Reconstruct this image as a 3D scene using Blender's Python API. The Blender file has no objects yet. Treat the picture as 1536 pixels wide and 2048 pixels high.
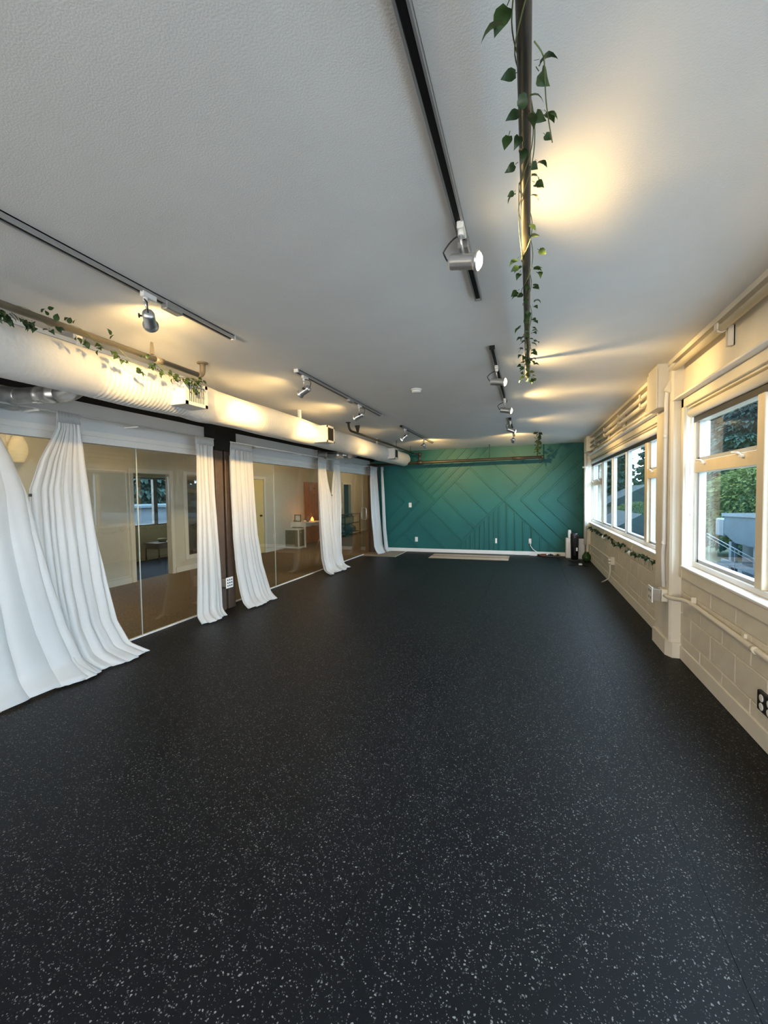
import bpy, bmesh, math, random
from mathutils import Vector, Matrix
random.seed(7)
SC = bpy.context.scene
COL = SC.collection
PI = math.pi

# ------------------------------------------------------------------ camera
CAM_H, F_PX = 1.459, 840.0
YAW, PITCH, ROLL = 0.33189, -0.03904, -0.01399
cy, sy, cp, sp = math.cos(YAW), math.sin(YAW), math.cos(PITCH), math.sin(PITCH)
fw = Vector((-sy*cp, cy*cp, sp)); r0 = Vector((cy, sy, 0)); u0 = r0.cross(fw)
rr = r0*math.cos(ROLL) + u0*math.sin(ROLL); uu = -r0*math.sin(ROLL) + u0*math.cos(ROLL)
cam = bpy.data.cameras.new('camera'); camo = bpy.data.objects.new('camera', cam); COL.objects.link(camo)
camo.matrix_world = Matrix(((rr.x, uu.x, -fw.x, 0), (rr.y, uu.y, -fw.y, 0), (rr.z, uu.z, -fw.z, CAM_H), (0, 0, 0, 1)))
cam.sensor_fit = 'AUTO'; cam.sensor_width = 36.0; cam.lens = F_PX/2048*36.0
cam.clip_start = 0.02; cam.clip_end = 400
SC.camera = camo

# ------------------------------------------------------------------ world, exposure
SKY = 17.0
wd = bpy.data.worlds.new('overcast_sky'); SC.world = wd; wd.use_nodes = True
bg = wd.node_tree.nodes['Background']
bg.inputs[0].default_value = (0.58, 0.79, 1.0, 1); bg.inputs[1].default_value = SKY
SC.view_settings.view_transform = 'Standard'; SC.view_settings.look = 'None'
SC.view_settings.exposure = 0.0; SC.view_settings.gamma = 1.0; SC.view_settings.use_curve_mapping = False
try:
    SC.cycles.max_bounces = 10; SC.cycles.diffuse_bounces = 6; SC.cycles.transparent_max_bounces = 24
    SC.cycles.glossy_bounces = 4; SC.cycles.caustics_reflective = False; SC.cycles.caustics_refractive = False
    SC.cycles.sample_clamp_indirect = 6.0
except Exception:
    pass
LAMP_W = 54.0             # watts of each track spotlight
LAMP_COL = (1.0, 0.66, 0.25)
LOBBY_W = 27.0
# added fill light behind the viewer, brightens the ceiling; no such source known
END_FILL_W = 260.0
al = bpy.data.lights.new('added_end_fill', 'AREA'); al.shape = 'RECTANGLE'; al.size = 4.9; al.size_y = 2.1; al.energy = END_FILL_W; al.color = (1.0, .97, .93)
alo = bpy.data.objects.new('added_end_fill', al); COL.objects.link(alo); alo.location = (-1.3, -4.15, 1.3); alo.rotation_euler = (PI/2, 0, 0)

# ------------------------------------------------------------------ materials
MATS = {}
def mat(name, color, rough=0.6, metal=0.0, var=0.0, scale=8.0, bump=0.0, bscale=60.0, spec=0.5, trans=0.0, alpha=1.0, emit=None, estr=0.0):
    if name in MATS: return MATS[name]
    m = bpy.data.materials.new(name); m.use_nodes = True; MATS[name] = m
    nt = m.node_tree; b = nt.nodes['Principled BSDF']
    b.inputs['Base Color'].default_value = (*color, 1); b.inputs['Roughness'].default_value = rough
    b.inputs['Metallic'].default_value = metal; b.inputs['Specular IOR Level'].default_value = spec
    tc = nt.nodes.new('ShaderNodeTexCoord')
    if var > 0:
        n = nt.nodes.new('ShaderNodeTexNoise'); n.inputs['Scale'].default_value = scale; n.inputs['Detail'].default_value = 5
        nt.links.new(tc.outputs['Object'], n.inputs['Vector'])
        r = nt.nodes.new('ShaderNodeValToRGB'); e = r.color_ramp.elements
        e[0].position = .3; e[1].position = .7
        e[0].color = (*[max(0, c*(1-var)) for c in color], 1); e[1].color = (*[min(1, c*(1+var)) for c in color], 1)
        nt.links.new(n.outputs['Fac'], r.inputs['Fac']); nt.links.new(r.outputs['Color'], b.inputs['Base Color'])
    if bump > 0:
        n2 = nt.nodes.new('ShaderNodeTexNoise'); n2.inputs['Scale'].default_value = bscale; n2.inputs['Detail'].default_value = 3
        nt.links.new(tc.outputs['Object'], n2.inputs['Vector'])
        bp = nt.nodes.new('ShaderNodeBump'); bp.inputs['Strength'].default_value = bump; bp.inputs['Distance'].default_value = .01
        nt.links.new(n2.outputs['Fac'], bp.inputs['Height']); nt.links.new(bp.outputs['Normal'], b.inputs['Normal'])
    if emit:
        b.inputs['Emission Color'].default_value = (*emit, 1); b.inputs['Emission Strength'].default_value = estr
    if trans > 0:
        t = nt.nodes.new('ShaderNodeBsdfTranslucent'); t.inputs['Color'].default_value = (*color, 1)
        mx = nt.nodes.new('ShaderNodeMixShader'); mx.inputs[0].default_value = trans
        out = nt.nodes['Material Output']
        nt.links.new(b.outputs[0], mx.inputs[1]); nt.links.new(t.outputs[0], mx.inputs[2]); nt.links.new(mx.outputs[0], out.inputs['Surface'])
    return m

def glass_mat(name, tint=(1, 1, 1), ior=1.5):
    m = bpy.data.materials.new(name); m.use_nodes = True; MATS[name] = m
    nt = m.node_tree; nt.nodes.clear()
    out = nt.nodes.new('ShaderNodeOutputMaterial'); t = nt.nodes.new('ShaderNodeBsdfTransparent'); t.inputs[0].default_value = (*tint, 1)
    g = nt.nodes.new('ShaderNodeBsdfGlossy'); g.inputs['Roughness'].default_value = 0.0
    fr = nt.nodes.new('ShaderNodeFresnel'); fr.inputs['IOR'].default_value = ior
    ge = nt.nodes.new('ShaderNodeNewGeometry'); mr = nt.nodes.new('ShaderNodeMapRange')   # same index on both faces of the thin pane
    mr.inputs['To Min'].default_value = ior; mr.inputs['To Max'].default_value = 1/ior
    nt.links.new(ge.outputs['Backfacing'], mr.inputs['Value']); nt.links.new(mr.outputs[0], fr.inputs['IOR'])
    mx = nt.nodes.new('ShaderNodeMixShader')
    nt.links.new(fr.outputs[0], mx.inputs[0]); nt.links.new(t.outputs[0], mx.inputs[1]); nt.links.new(g.outputs[0], mx.inputs[2])
    nt.links.new(mx.outputs[0], out.inputs['Surface'])
    return m

def floor_mat():
    m = bpy.data.materials.new('speckled_rubber'); m.use_nodes = True
    nt = m.node_tree; b = nt.nodes['Principled BSDF']; L = nt.links.new
    tc = nt.nodes.new('ShaderNodeTexCoord')
    warp = nt.nodes.new('ShaderNodeTexNoise'); warp.inputs['Scale'].default_value = 90; warp.inputs['Detail'].default_value = 2
    L(tc.outputs['Object'], warp.inputs['Vector'])
    addv = nt.nodes.new('ShaderNodeVectorMath'); addv.operation = 'MULTIPLY_ADD'
    addv.inputs[1].default_value = (.012, .012, .012)
    L(warp.outputs['Color'], addv.inputs[0]); L(tc.outputs['Object'], addv.inputs[2])
    def flecks(scale, size, keep):
        v = nt.nodes.new('ShaderNodeTexVoronoi'); v.inputs['Scale'].default_value = scale
        L(addv.outputs[0], v.inputs['Vector'])
        lt = nt.nodes.new('ShaderNodeMath'); lt.operation = 'LESS_THAN'; lt.inputs[1].default_value = size
        L(v.outputs['Distance'], lt.inputs[0])
        sep = nt.nodes.new('ShaderNodeSeparateColor'); L(v.outputs['Color'], sep.inputs[0])
        gt = nt.nodes.new('ShaderNodeMath'); gt.operation = 'GREATER_THAN'; gt.inputs[1].default_value = 1-keep
        L(sep.outputs[0], gt.inputs[0])
        mu = nt.nodes.new('ShaderNodeMath'); mu.operation = 'MULTIPLY'; L(lt.outputs[0], mu.inputs[0]); L(gt.outputs[0], mu.inputs[1])
        mu2 = nt.nodes.new('ShaderNodeMath'); mu2.operation = 'MULTIPLY'; L(mu.outputs[0], mu2.inputs[0]); L(sep.outputs[1], mu2.inputs[1])
        return mu2
    a = flecks(110, .34, .22); c = flecks(190, .34, .20)
    ad = nt.nodes.new('ShaderNodeMath'); ad.operation = 'MAXIMUM'; L(a.outputs[0], ad.inputs[0]); L(c.outputs[0], ad.inputs[1])
    mix = nt.nodes.new('ShaderNodeMix'); mix.data_type = 'RGBA'
    L(ad.outputs[0], mix.inputs['Factor'])
    big = nt.nodes.new('ShaderNodeTexNoise'); big.inputs['Scale'].default_value = 1.3; L(tc.outputs['Object'], big.inputs['Vector'])
    rp = nt.nodes.new('ShaderNodeValToRGB'); rp.color_ramp.elements[0].color = (.0040, .0045, .0058, 1); rp.color_ramp.elements[1].color = (.0068, .0076, .0094, 1)
    L(big.outputs['Fac'], rp.inputs['Fac']); L(rp.outputs['Color'], mix.inputs[6]); mix.inputs[7].default_value = (.22, .215, .20, 1)
    L(mix.outputs[2], b.inputs['Base Color'])
    b.inputs['Roughness'].default_value = .50; b.inputs['Specular IOR Level'].default_value = .16
    n2 = nt.nodes.new('ShaderNodeTexNoise'); n2.inputs['Scale'].default_value = 220; n2.inputs['Detail'].default_value = 3
    L(tc.outputs['Object'], n2.inputs['Vector'])
    bp = nt.nodes.new('ShaderNodeBump'); bp.inputs['Strength'].default_value = .18; bp.inputs['Distance'].default_value = .003
    L(n2.outputs['Fac'], bp.inputs['Height']); L(bp.outputs['Normal'], b.inputs['Normal'])
    return m

M_floor = floor_mat()
M_carpet = mat('brown_carpet', (.25, .18, .105), .95, var=.25, scale=40, bump=.6, bscale=400, spec=.1)
M_tancarpet = mat('tan_carpet', (.36, .29, .22), .95, var=.15, scale=40, bump=.5, bscale=400, spec=.1)
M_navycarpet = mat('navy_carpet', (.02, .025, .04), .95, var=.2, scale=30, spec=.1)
M_ceil = mat('ceiling_paint', (.80, .79, .77), .9, var=.02, scale=3, bump=.12, bscale=170, spec=.2)
M_teal = mat('teal_paint', (.007, .110, .105), .5, var=.06, scale=2, bump=.08, bscale=120, spec=.35)
M_white = mat('white_trim_paint', (.78, .76, .72), .45, var=.02, scale=5)
M_cream = mat('cream_wall_paint', (.74, .69, .58), .55, var=.04, scale=4, bump=.15, bscale=90)
M_block = mat('painted_block', (.70, .645, .53), .6, var=.05, scale=7, bump=.5, bscale=130)
M_hdr = mat('white_header_paint', (.66, .67, .68), .6, var=.03, scale=3)
M_wood_sash = mat('cream_sash_paint', (.72, .62, .45), .4, var=.05, scale=6)
M_ext_sash = mat('outer_white_sash', (.40, .42, .44), .4)
M_black = mat('black_steel', (.006, .006, .006), .6, spec=.3)
M_blackplastic = mat('black_plastic', (.012, .012, .013), .4)
M_brown = mat('brown_steel_paint', (.105, .070, .050), .5, var=.15, scale=12)
M_pipe = mat('dark_iron_pipe', (.035, .033, .032), .4, metal=.3, var=.2, scale=15)
M_pipe2 = mat('grey_painted_pipe', (.045, .038, .030), .45, metal=.3, var=.15, scale=10)
M_pipe3 = mat('lit_tan_pipe', (.20, .175, .14), .4, metal=.2, var=.15, scale=10)  # grey pipe with the tan of lamplight put into its colour
M_steel = mat('brushed_steel', (.55, .54, .52), .28, metal=1.0)
M_duct = mat('white_duct_wrap', (.76, .75, .73), .6, var=.04, scale=6, bump=.3, bscale=25)
M_galv = mat('galvanised_steel', (.50, .50, .49), .35, metal=.9, var=.25, scale=9)
M_alu = mat('silver_lamp_paint', (.62, .62, .62), .3, metal=.85)
M_track = mat('silver_track_rail', (.42, .42, .42), .4, metal=.6)
M_bulb = mat('lit_bulb', (1, .9, .7), .3, emit=(1.0, .78, .42), estr=30.0)
M_curt = mat('sheer_white_cloth', (.80, .80, .79), .85, trans=.35, bump=.25, bscale=300, spec=.1)
M_leaf = mat('ivy_leaf_green', (.048, .092, .028), .45, trans=.40, var=.35, scale=30)
M_leaf2 = mat('dark_ivy_leaf', (.030, .065, .025), .45, trans=.30, var=.3, scale=30)
M_stem = mat('ivy_stem', (.16, .19, .07), .6)
M_glass = glass_mat('clear_glass', (.97, .985, .98), 1.5)
M_lobbyglass = glass_mat('partition_glass', (.93, .95, .93), 1.72)
M_edge = mat('glass_edge_seal', (.62, .66, .60), .3)
M_plate = mat('white_plastic', (.82, .81, .78), .35)
M_gold = mat('yellow_lit_paint', (.85, .66, .28), .5, var=.05)  # yellow with warm room light put into the colour
M_orange = mat('orange_wood', (.42, .14, .045), .5, var=.3, scale=5)
M_wicker = mat('woven_wicker', (.20, .15, .07), .8, var=.4, scale=60, bump=.6, bscale=150)
M_lobbywall = mat('lobby_wall_paint', (.66, .63, .55), .7, var=.03)
M_greyfab = mat('grey_shell', (.13, .13, .14), .6)
M_woodleg = mat('pale_wood', (.55, .40, .26), .5, var=.2, scale=20)
M_matw = mat('tan_mat', (.50, .38, .28), .7, var=.12, scale=9)
M_paper2 = mat('added_blind_cloth', (.82, .82, .80), .9)  # only for the blinds of the added end window
M_red = mat('red_paint', (.45, .03, .02), .35)
M_greenbin = mat('sage_plastic', (.25, .30, .22), .6)
M_greenglass = mat('green_glass', (.05, .14, .04), .1, trans=.5)
M_paper = mat('paper_lantern', (.80, .74, .60), .8, trans=.5, emit=(1, .75, .42), estr=.4)
M_salt = mat('glowing_salt', (.9, .35, .1), .5, emit=(1, .30, .06), estr=4)

# ------------------------------------------------------------------ mesh helpers
class MB:
    def __init__(s): s.bm = bmesh.new()
    def box(s, x0, x1, y0, y1, z0, z1, bev=0.0):
        r = bmesh.ops.create_cube(s.bm, size=1.0)
        for v in r['verts']:
            v.co = Vector(((x0+x1)/2+v.co.x*(x1-x0), (y0+y1)/2+v.co.y*(y1-y0), (z0+z1)/2+v.co.z*(z1-z0)))
        if bev > 0:
            es = list({e for v in r['verts'] for e in v.link_edges})
            bmesh.ops.bevel(s.bm, geom=es, offset=bev, segments=1, affect='EDGES')
        return s
    def rbox(s, c, size, rot, bev=0.0):
        r = bmesh.ops.create_cube(s.bm, size=1.0)
        R = rot.to_matrix() if hasattr(rot, 'to_matrix') else rot
        c = Vector(c)
        for v in r['verts']:
            v.co = c + R @ Vector((v.co.x*size[0], v.co.y*size[1], v.co.z*size[2]))
        if bev > 0:
            es = list({e for v in r['verts'] for e in v.link_edges})
            bmesh.ops.bevel(s.bm, geom=es, offset=bev, segments=1, affect='EDGES')
        return s
    def tube(s, pts, r, n=10, cap=True):
        pts = [Vector(p) for p in pts]
        rad = r if isinstance(r, (list, tuple)) else [r]*len(pts)
        rings = []; prev = None
        for i, p in enumerate(pts):
            d = (pts[min(i+1, len(pts)-1)] - pts[max(i-1, 0)])
            d = d.normalized() if d.length > 1e-9 else Vector((0, 0, 1))
            if prev is None:
                a = d.orthogonal().normalized()
            else:
                a = (prev - d*prev.dot(d)); a = a.normalized() if a.length > 1e-6 else d.orthogonal().normalized()
            prev = a; b = d.cross(a)
            rings.append([s.bm.verts.new(p + (a*math.cos(2*PI*k/n)+b*math.sin(2*PI*k/n))*rad[i]) for k in range(n)])
        for i in range(len(rings)-1):
            for k in range(n):
                f = s.bm.faces.new((rings[i][k], rings[i][(k+1) % n], rings[i+1][(k+1) % n], rings[i+1][k])); f.smooth = True
        if cap:
            s.bm.faces.new(rings[0][::-1]); s.bm.faces.new(rings[-1])
        return s
    def lathe(s, o, axis, prof, n=20, cap=True):
        """prof: list of (t along axis, radius)"""
        o = Vector(o); d = Vector(axis).normalized(); a = d.orthogonal().normalized(); b = d.cross(a)
        rings = [[s.bm.verts.new(o+d*t+(a*math.cos(2*PI*k/n)+b*math.sin(2*PI*k/n))*r) for k in range(n)] for t, r in prof]
        for i in range(len(rings)-1):
            for k in range(n):
                f = s.bm.faces.new((rings[i][k], rings[i][(k+1) % n], rings[i+1][(k+1) % n], rings[i+1][k])); f.smooth = True
        if cap:
            if prof[0][1] > 1e-5: s.bm.faces.new(rings[0][::-1])
            if prof[-1][1] > 1e-5: s.bm.faces.new(rings[-1])
        return s
    def prism(s, poly, axis, t0, t1):
        """poly: 2D points on the two axes other than `axis` ('x','y','z')"""
        def P(u, v, t):
            return {'x': (t, u, v), 'y': (u, t, v), 'z': (u, v, t)}[axis]
        A = [s.bm.verts.new(P(u, v, t0)) for u, v in poly]; B = [s.bm.verts.new(P(u, v, t1)) for u, v in poly]
        n = len(poly)
        for i in range(n): s.bm.faces.new((A[i], A[(i+1) % n], B[(i+1) % n], B[i]))
        s.bm.faces.new(A[::-1]); s.bm.faces.new(B)
        return s

def loc_of(p): return p.matrix_world.translation if p else Vector((0, 0, 0))
WLOC = {}
def wl(o):
    return WLOC.get(o, Vector((0, 0, 0)))
SPLIT = {'coupling', 'strap', 'hanger', 'pier', 'stiffener', 'tee', 'hinge', 'end_cap', 'end_panel'}
def islands(bm):
    bm.verts.index_update(); seen = set(); out = []
    for v in bm.verts:
        if v in seen: continue
        st = [v]; seen.add(v); isl = []
        while st:
            a = st.pop(); isl.append(a)
            for e in a.link_edges:
                b = e.other_vert(a)
                if b not in seen: seen.add(b); st.append(b)
        out.append(isl)
    return out
def obj(name, mb, material, parent=None, smooth=False, kind=None, label=None):
    bm = mb.bm if isinstance(mb, MB) else mb
    if name in SPLIT and parent is not None:
        n_ = len(islands(bm))
        if n_ > 1:
            for k in range(n_):
                c_ = bm.copy(); il = islands(c_); keep = set(il[k])
                bmesh.ops.delete(c_, geom=[v for v in c_.verts if v not in keep], context='VERTS')
                o = obj(name, c_, material, parent, smooth, kind, label)
            bm.free(); return o
    off = wl(parent) if parent else Vector((0, 0, 0))
    if off.length > 0: bmesh.ops.translate(bm, verts=bm.verts, vec=-off)
    bmesh.ops.recalc_face_normals(bm, faces=bm.faces)
    me = bpy.data.meshes.new(name); bm.to_mesh(me); bm.free()
    me.materials.append(material)
    o = bpy.data.objects.new(name, me); COL.objects.link(o)
    if parent: o.parent = parent; WLOC[o] = off
    if kind: o['kind'] = kind
    if label: o['label'] = label
    return o
def tag(o, label, cat, group=None):
    o['label'] = label; o['category'] = cat
    if group: o['group'] = group
    return o
def thing(name, label, cat, loc, group=None):
    o = bpy.data.objects.new(name, None); COL.objects.link(o); o.location = loc; o.empty_display_size = .05
    WLOC[o] = Vector(loc); tag(o, label, cat, group); return o
def struct(name, label, loc=(0, 0, 0)):
    o = bpy.data.objects.new(name, None); COL.objects.link(o); o.location = loc; o.empty_display_size = .05
    WLOC[o] = Vector(loc); o['kind'] = 'structure'; o['label'] = label; return o
def smesh(name, mb, m, label):
    o = obj(name, mb, m, kind='structure', label=label); return o
def inst(src, parent, loc, rot=None, scale=None):
    c = src.copy(); COL.objects.link(c); c.parent = parent
    c.location = Vector(loc) - wl(parent)
    if rot is not None: c.rotation_euler = rot
    if scale is not None: c.scale = (scale,)*3 if not isinstance(scale, tuple) else scale
    return c
def arc(p0, p1, p2, n=6):
    p0, p1, p2 = map(Vector, (p0, p1, p2))
    return [p0*(1-t)**2 + p1*2*t*(1-t) + p2*t*t for t in [i/n for i in range(n+1)]]

H, D = 2.6, 10.5
XL, XB, WX, PX = -3.884, 1.246, 1.258, 1.17     # glass, right baseboard face, right wall face, pillar face
YN = -4.2                                        # wall behind the camera

# ================================================================== SETTING
# rubber floor in rolls, seams 1.5 mm
fl = struct('floor', 'black rubber floor with pale flecks laid in long rolls')
for x0, x1 in ((-3.884, -3.0), (-3.0, -1.7985), (-1.797, -.5965), (-.595, .6035), (.605, 1.262)):
    y1 = 9.453 if x1 == -3.0 else D
    obj('rubber_roll', MB().box(x0, x1, YN, y1, -.08, 0), M_floor, fl)
cf = struct('floor', 'brown carpet floor of the lobby behind the glass')
obj('carpet', MB().box(-6.66, -3.884, YN, 17.2, -.08, -.004), M_carpet, cf)
obj('carpet_corner', MB().box(-3.884, -3.006, 9.459, D, -.08, -.003), M_tancarpet, cf, label='tan carpet patch in the far corner')
obj('carpet_edge_strip', MB().box(-3.006, -2.994, 9.45, D, -.04, .004), M_plate, cf)
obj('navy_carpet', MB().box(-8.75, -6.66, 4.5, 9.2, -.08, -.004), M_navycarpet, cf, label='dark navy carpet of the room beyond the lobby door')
ce = struct('ceiling', 'pale grey textured ceiling')
obj('plaster', MB().box(-6.7, 1.45, YN-.2, 17.2, H, H+.12), M_ceil, ce)
obj('side_room_plaster', MB().box(-8.9, -6.7, 4.4, 9.5, H, H+.12), M_ceil, ce)
# far teal wall with battens
wf = struct('wall_far', 'deep teal feature wall with diagonal and upright battens', (-1.3, D, 0))
obj('panel', MB().box(-4.0, 1.45, D, D+.12, 0, H), M_teal, wf)
def batten(xa, za, xb, zb, w=.038, d=.021):
    L = math.hypot(xb-xa, zb-za); ang = math.atan2(zb-za, xb-xa)
    R = Matrix.Rotation(-ang, 3, 'Y')
    obj('batten', MB().rbox(((xa+xb)/2, D-d/2, (za+zb)/2), (L, d, w), R, .003), M_teal, wf)
def zx(k, x0, x1): batten(x0, x0+k, x1, x1+k)            # z = x + k  (rising to the right)
def xz(k, x0, x1): batten(x0, k-x0, x1, k-x1)            # z = k - x  (falling to the right)
zx(1.865, -1.76, .735)
zx(3.533, -3.43, -.935)
for k, x0, x1 in ((4.59, -2.745, -1.99), (4.322, -2.612, -1.722), (4.055, -2.478, -1.455), (3.79, -2.345, -1.19)): zx(k, x0, x1)
for k, x0, x1 in ((-.925, -3.30, -2.245), (-1.355, -3.40, -2.66), (-1.785, -3.50, -3.06)): xz(k, x0, x1)
for k, x0, x1 in ((.75, -1.38, -.565), (.065, -1.72, -.905), (-.628, -2.067, -1.252), (-1.25, -2.378, -1.563), (-1.90, -2.703, -2.0), (-2.57, -3.038, -2.67)): xz(k, x0, x1)
for k, x0, x1 in ((1.42, -.99, -.23), (2.125, -.46, .122)): xz(k, x0, x1)
for k, x0, x1 in ((3.945, -3.55, -2.655), (4.36, -3.60, -3.06)): zx(k, x0, x1)
for i in range(4):
    x0 = -.172 + .405*i; k = 1.485 - .405*i
    xe = min(1.22, H-k-.01)
    zx(k, x0, xe)
    kk = 1.145 + .405*i
    xz(kk, x0, min(1.22, kk-.10))
xz(.757, -.55, .655)
for x in (-1.57, -1.458, -1.346, -1.234, -1.12, -1.008, -.895, -.782, -.67): batten(x, .09, x, x+1.84, .026)
for x in (-.487, -.30, -.113, .076, .265, .455): batten(x, .09, x, .74-x, .026)
smesh('baseboard_far', MB().box(-3.9, 1.24, D-.018, D, 0, .088, .003), M_white, 'white baseboard under the teal wall')
# back wall behind camera
wb = struct('wall_back', 'end wall behind the viewer')
obj('panel', MB().box(-4.0, 1.45, YN-.15, YN, 0, H), M_cream, wb)

W5 = struct('added_window', 'made-up end window with pale blinds behind the viewer, added to go with the fill light', (-1.3, YN, 1.3))  # invented window, added to give the fill light a source
for x in (-3.8, -2.55, -1.3, -.05, 1.15): obj('mullion', MB().box(x-.03, x+.03, YN, YN+.03, .2, 2.4, .003), M_white, W5)
for z in (.2, 2.4): obj('rail', MB().box(-3.83, 1.18, YN, YN+.03, z-.03, z+.03, .003), M_white, W5)
for x in (-3.77, -2.52, -1.27, -.02): obj('blind', MB().box(x, x+1.15, YN, YN+.008, .23, 2.37), M_paper2, W5)
# ---------------- right wall: painted blocks, pillars, windows
wr = struct('wall_right', 'cream painted block wall under and over the windows', (1.3, 3, 0))
obj('core', MB().box(WX+.006, 1.42, YN, D, 0, .80), M_block, wr)
obj('upper_wall', MB().box(WX, 1.42, YN, D, 2.15, H), M_cream, wr)
obj('pier', MB().box(WX, 1.42, 4.25, 4.73, .80, 2.15).box(WX, 1.42, 10.12, D, .80, 2.15).box(WX, 1.42, YN, -3.7, .80, 2.15), M_cream, wr)
bsrc = None
rows = [.02, .2115, .403, .5945]
for r, z in enumerate(rows):
    y = YN + (.0 if r % 2 else -.2)
    while y < D-.02:
        y0, y1 = max(y, YN), min(y+.39, D)
        if y1-y0 > .05:
            if bsrc is None:
                mb = MB().box(-.011, .011, -.1915, .1915, -.0925, .0925, .004)
                bsrc = obj('block', mb, M_block); bsrc.parent = wr; blk = bsrc
            else:
                blk = bsrc.copy(); COL.objects.link(blk)
            blk.location = Vector((WX+.011-.002+random.uniform(-.0012, .0012), (y0+y1)/2, z+.0945)) - wl(wr)
            blk.scale = (1, (y1-y0)/.39, 1)
        y += .392
pil = struct('pillar', 'cream pillar between the two window banks', (1.2, 4.5, 0))
obj('shaft', MB().prism([(PX, 4.715), (PX, 4.292), (PX+.016, 4.275), (WX+.01, 4.275), (WX+.01, 4.715)], 'z', 0, H), M_cream, pil)
obj('plinth', MB().prism([(1.152, 4.728), (1.152, 4.325), (1.19, 4.255), (WX, 4.255), (WX, 4.728)], 'z', 0, .135), M_cream, pil)
pil2 = struct('pillar', 'cream pillar in the far right corner', (1.2, 10.1, 0))
obj('shaft', MB().box(1.18, WX+.01, 9.95, 10.45, 0, 2.35, .004), M_cream, pil2)
smesh('baseboard_right', MB().box(XB, WX+.01, YN, 4.255, 0, .118, .004).box(XB, WX+.01, 4.728, 9.95, 0, .118, .004), M_cream, 'cream baseboard along the window wall')
smesh('trim_1', MB().box(1.165, WX, YN, 4.38, 2.563, H).box(1.165, WX, 4.71, 9.42, 2.563, H), M_cream, 'cream fascia board where window wall meets ceiling')

def window_bank(name, label, y0, y1, posts, railed, top=2.15):
    """posts: y intervals of mullions; bays lie between; railed: bays with an awning sash over a fixed pane"""
    w = struct(name, label, (1.3, (y0+y1)/2, .8))
    X0, X1 = 1.305, 1.375
    obj('window_sill', MB().box(1.226, 1.375, y0-.05, y1+.02, .808, .828, .004), M_white, w)
    obj('apron', MB().box(1.235, WX, y0-.05, y1+.05, .722, .808, .003), M_cream, w)
    obj('bottom_rail', MB().box(X0, X1, y0, y1, .828, .868, .003), M_white, w)
    obj('head', MB().box(X0, X1, y0, y1, 2.03, top), M_wood_sash, w)
    edges = [y0] + [v for p in posts for v in p] + [y1]
    for a, b in [(y0, y0+.045)] + posts + [(y1-.045, y1)]:
        obj('mullion', MB().box(X0-.012 if b-a > .07 else X0, X1, a, b, .868, 2.03, .004), M_wood_sash if b-a > .05 else M_white, w)
    bays = []
    lo = y0+.045
    for a, b in posts: bays.append((lo, a)); lo = b
    bays.append((lo, y1-.045))
    for i, (a, b) in enumerate(bays):
        if i in railed:
            obj('rail', MB().box(X0-.006, X1, a, b, 1.612, 1.705, .004), M_wood_sash, w)
            s = obj('sash', MB().box(X0+.018, X1+.02, a, a+.038, 1.705, 2.03).box(X0+.018, X1+.02, b-.038, b, 1.705, 2.03).box(X0+.018, X1+.02, a, b, 1.705, 1.735), M_ext_sash, w)
            for yy in (a+.18, b-.22):
                obj('handle', MB().box(X0-.028, X0-.004, yy-.018, yy+.018, 1.672, 1.69, .003).tube([(X0-.02, yy, 1.69), (X0-.03, yy+.02, 1.705), (X0-.026, yy+.11, 1.712)], .007, 6), M_plate, s)
            obj('pane', MB().box(1.35, 1.353, a+.03, b-.03, 1.73, 2.03), M_glass, w)
            obj('inner_frame', MB().box(X0+.022, X1, a, a+.028, .868, 1.612).box(X0+.022, X1, b-.028, b, .868, 1.612).box(X0+.022, X1, a, b, .868, .892), M_ext_sash, w)
            obj('pane', MB().box(1.345, 1.348, a+.02, b-.02, .88, 1.612), M_glass, w)
        else:
            obj('inner_frame', MB().box(X0+.022, X1, a, a+.045, .868, 2.03).box(X0+.022, X1, b-.03, b, .868, 2.03).box(X0+.022, X1, a, b, .868, .895), M_ext_sash, w)
            obj('pane', MB().box(1.345, 1.348, a+.03, b-.03, .88, 2.03), M_glass, w)
    return w
W1 = window_bank('window_1', 'long far bank of cream framed windows with five lights', 4.73, 10.12,
    [(5.585, 5.70), (6.77, 6.81), (7.83, 7.87), (8.80, 8.86)], {0, 4})
W2 = window_bank('window_2', 'near bank of cream framed windows beside the viewer', -3.7, 4.19,
    [(-2.6, -2.5), (-1.5, -1.46), (-.5, -.46), (.62, .72), (1.9, 2.0), (3.035, 3.122)], {0, 3, 6})
smesh('trim_2', MB().box(1.232, WX, 4.19, 4.245, .72, 2.238, .003).box(1.232, WX, YN, 4.245, 2.165, 2.238, .003), M_cream, 'cream casing around the near window bank')
smesh('trim_3', MB().box(1.232, WX, 4.74, 9.95, 2.165, 2.238, .003), M_cream, 'cream casing over the far window bank')
smesh('trim_4', MB().box(1.175, WX, YN, 4.335, 2.238, 2.254, .002), M_white, 'narrow white ledge over the near window bank')
smesh('trim_5', MB().box(1.175, WX, 4.72, 10.2, 2.238, 2.254, .002), M_white, 'narrow white ledge over the far window bank')
def blind(label, y0, y1, chain_y):
    t = thing('roller_blind', label, 'blind', (1.285, y0, 2.1))
    obj('cassette', MB().lathe((1.288, y0, 2.108), (0, 1, 0), [(0, .036), (y1-y0, .036)], 16), M_white, t)
    obj('bottom_bar', MB().box(1.296, 1.303, y0+.01, y1-.01, 2.028, 2.072), M_blackplastic, t)
    if chain_y:
        c = chain_y
        pts = [(1.275, c-.012, 2.10), (1.275, c-.016, 1.6), (1.275, c-.014, 1.3), (1.275, c, 1.255), (1.275, c+.014, 1.3), (1.275, c+.016, 1.6), (1.275, c+.012, 2.10)]
        obj('chain', MB().tube(pts, .003, 5), M_plate, t)
    return t
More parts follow.
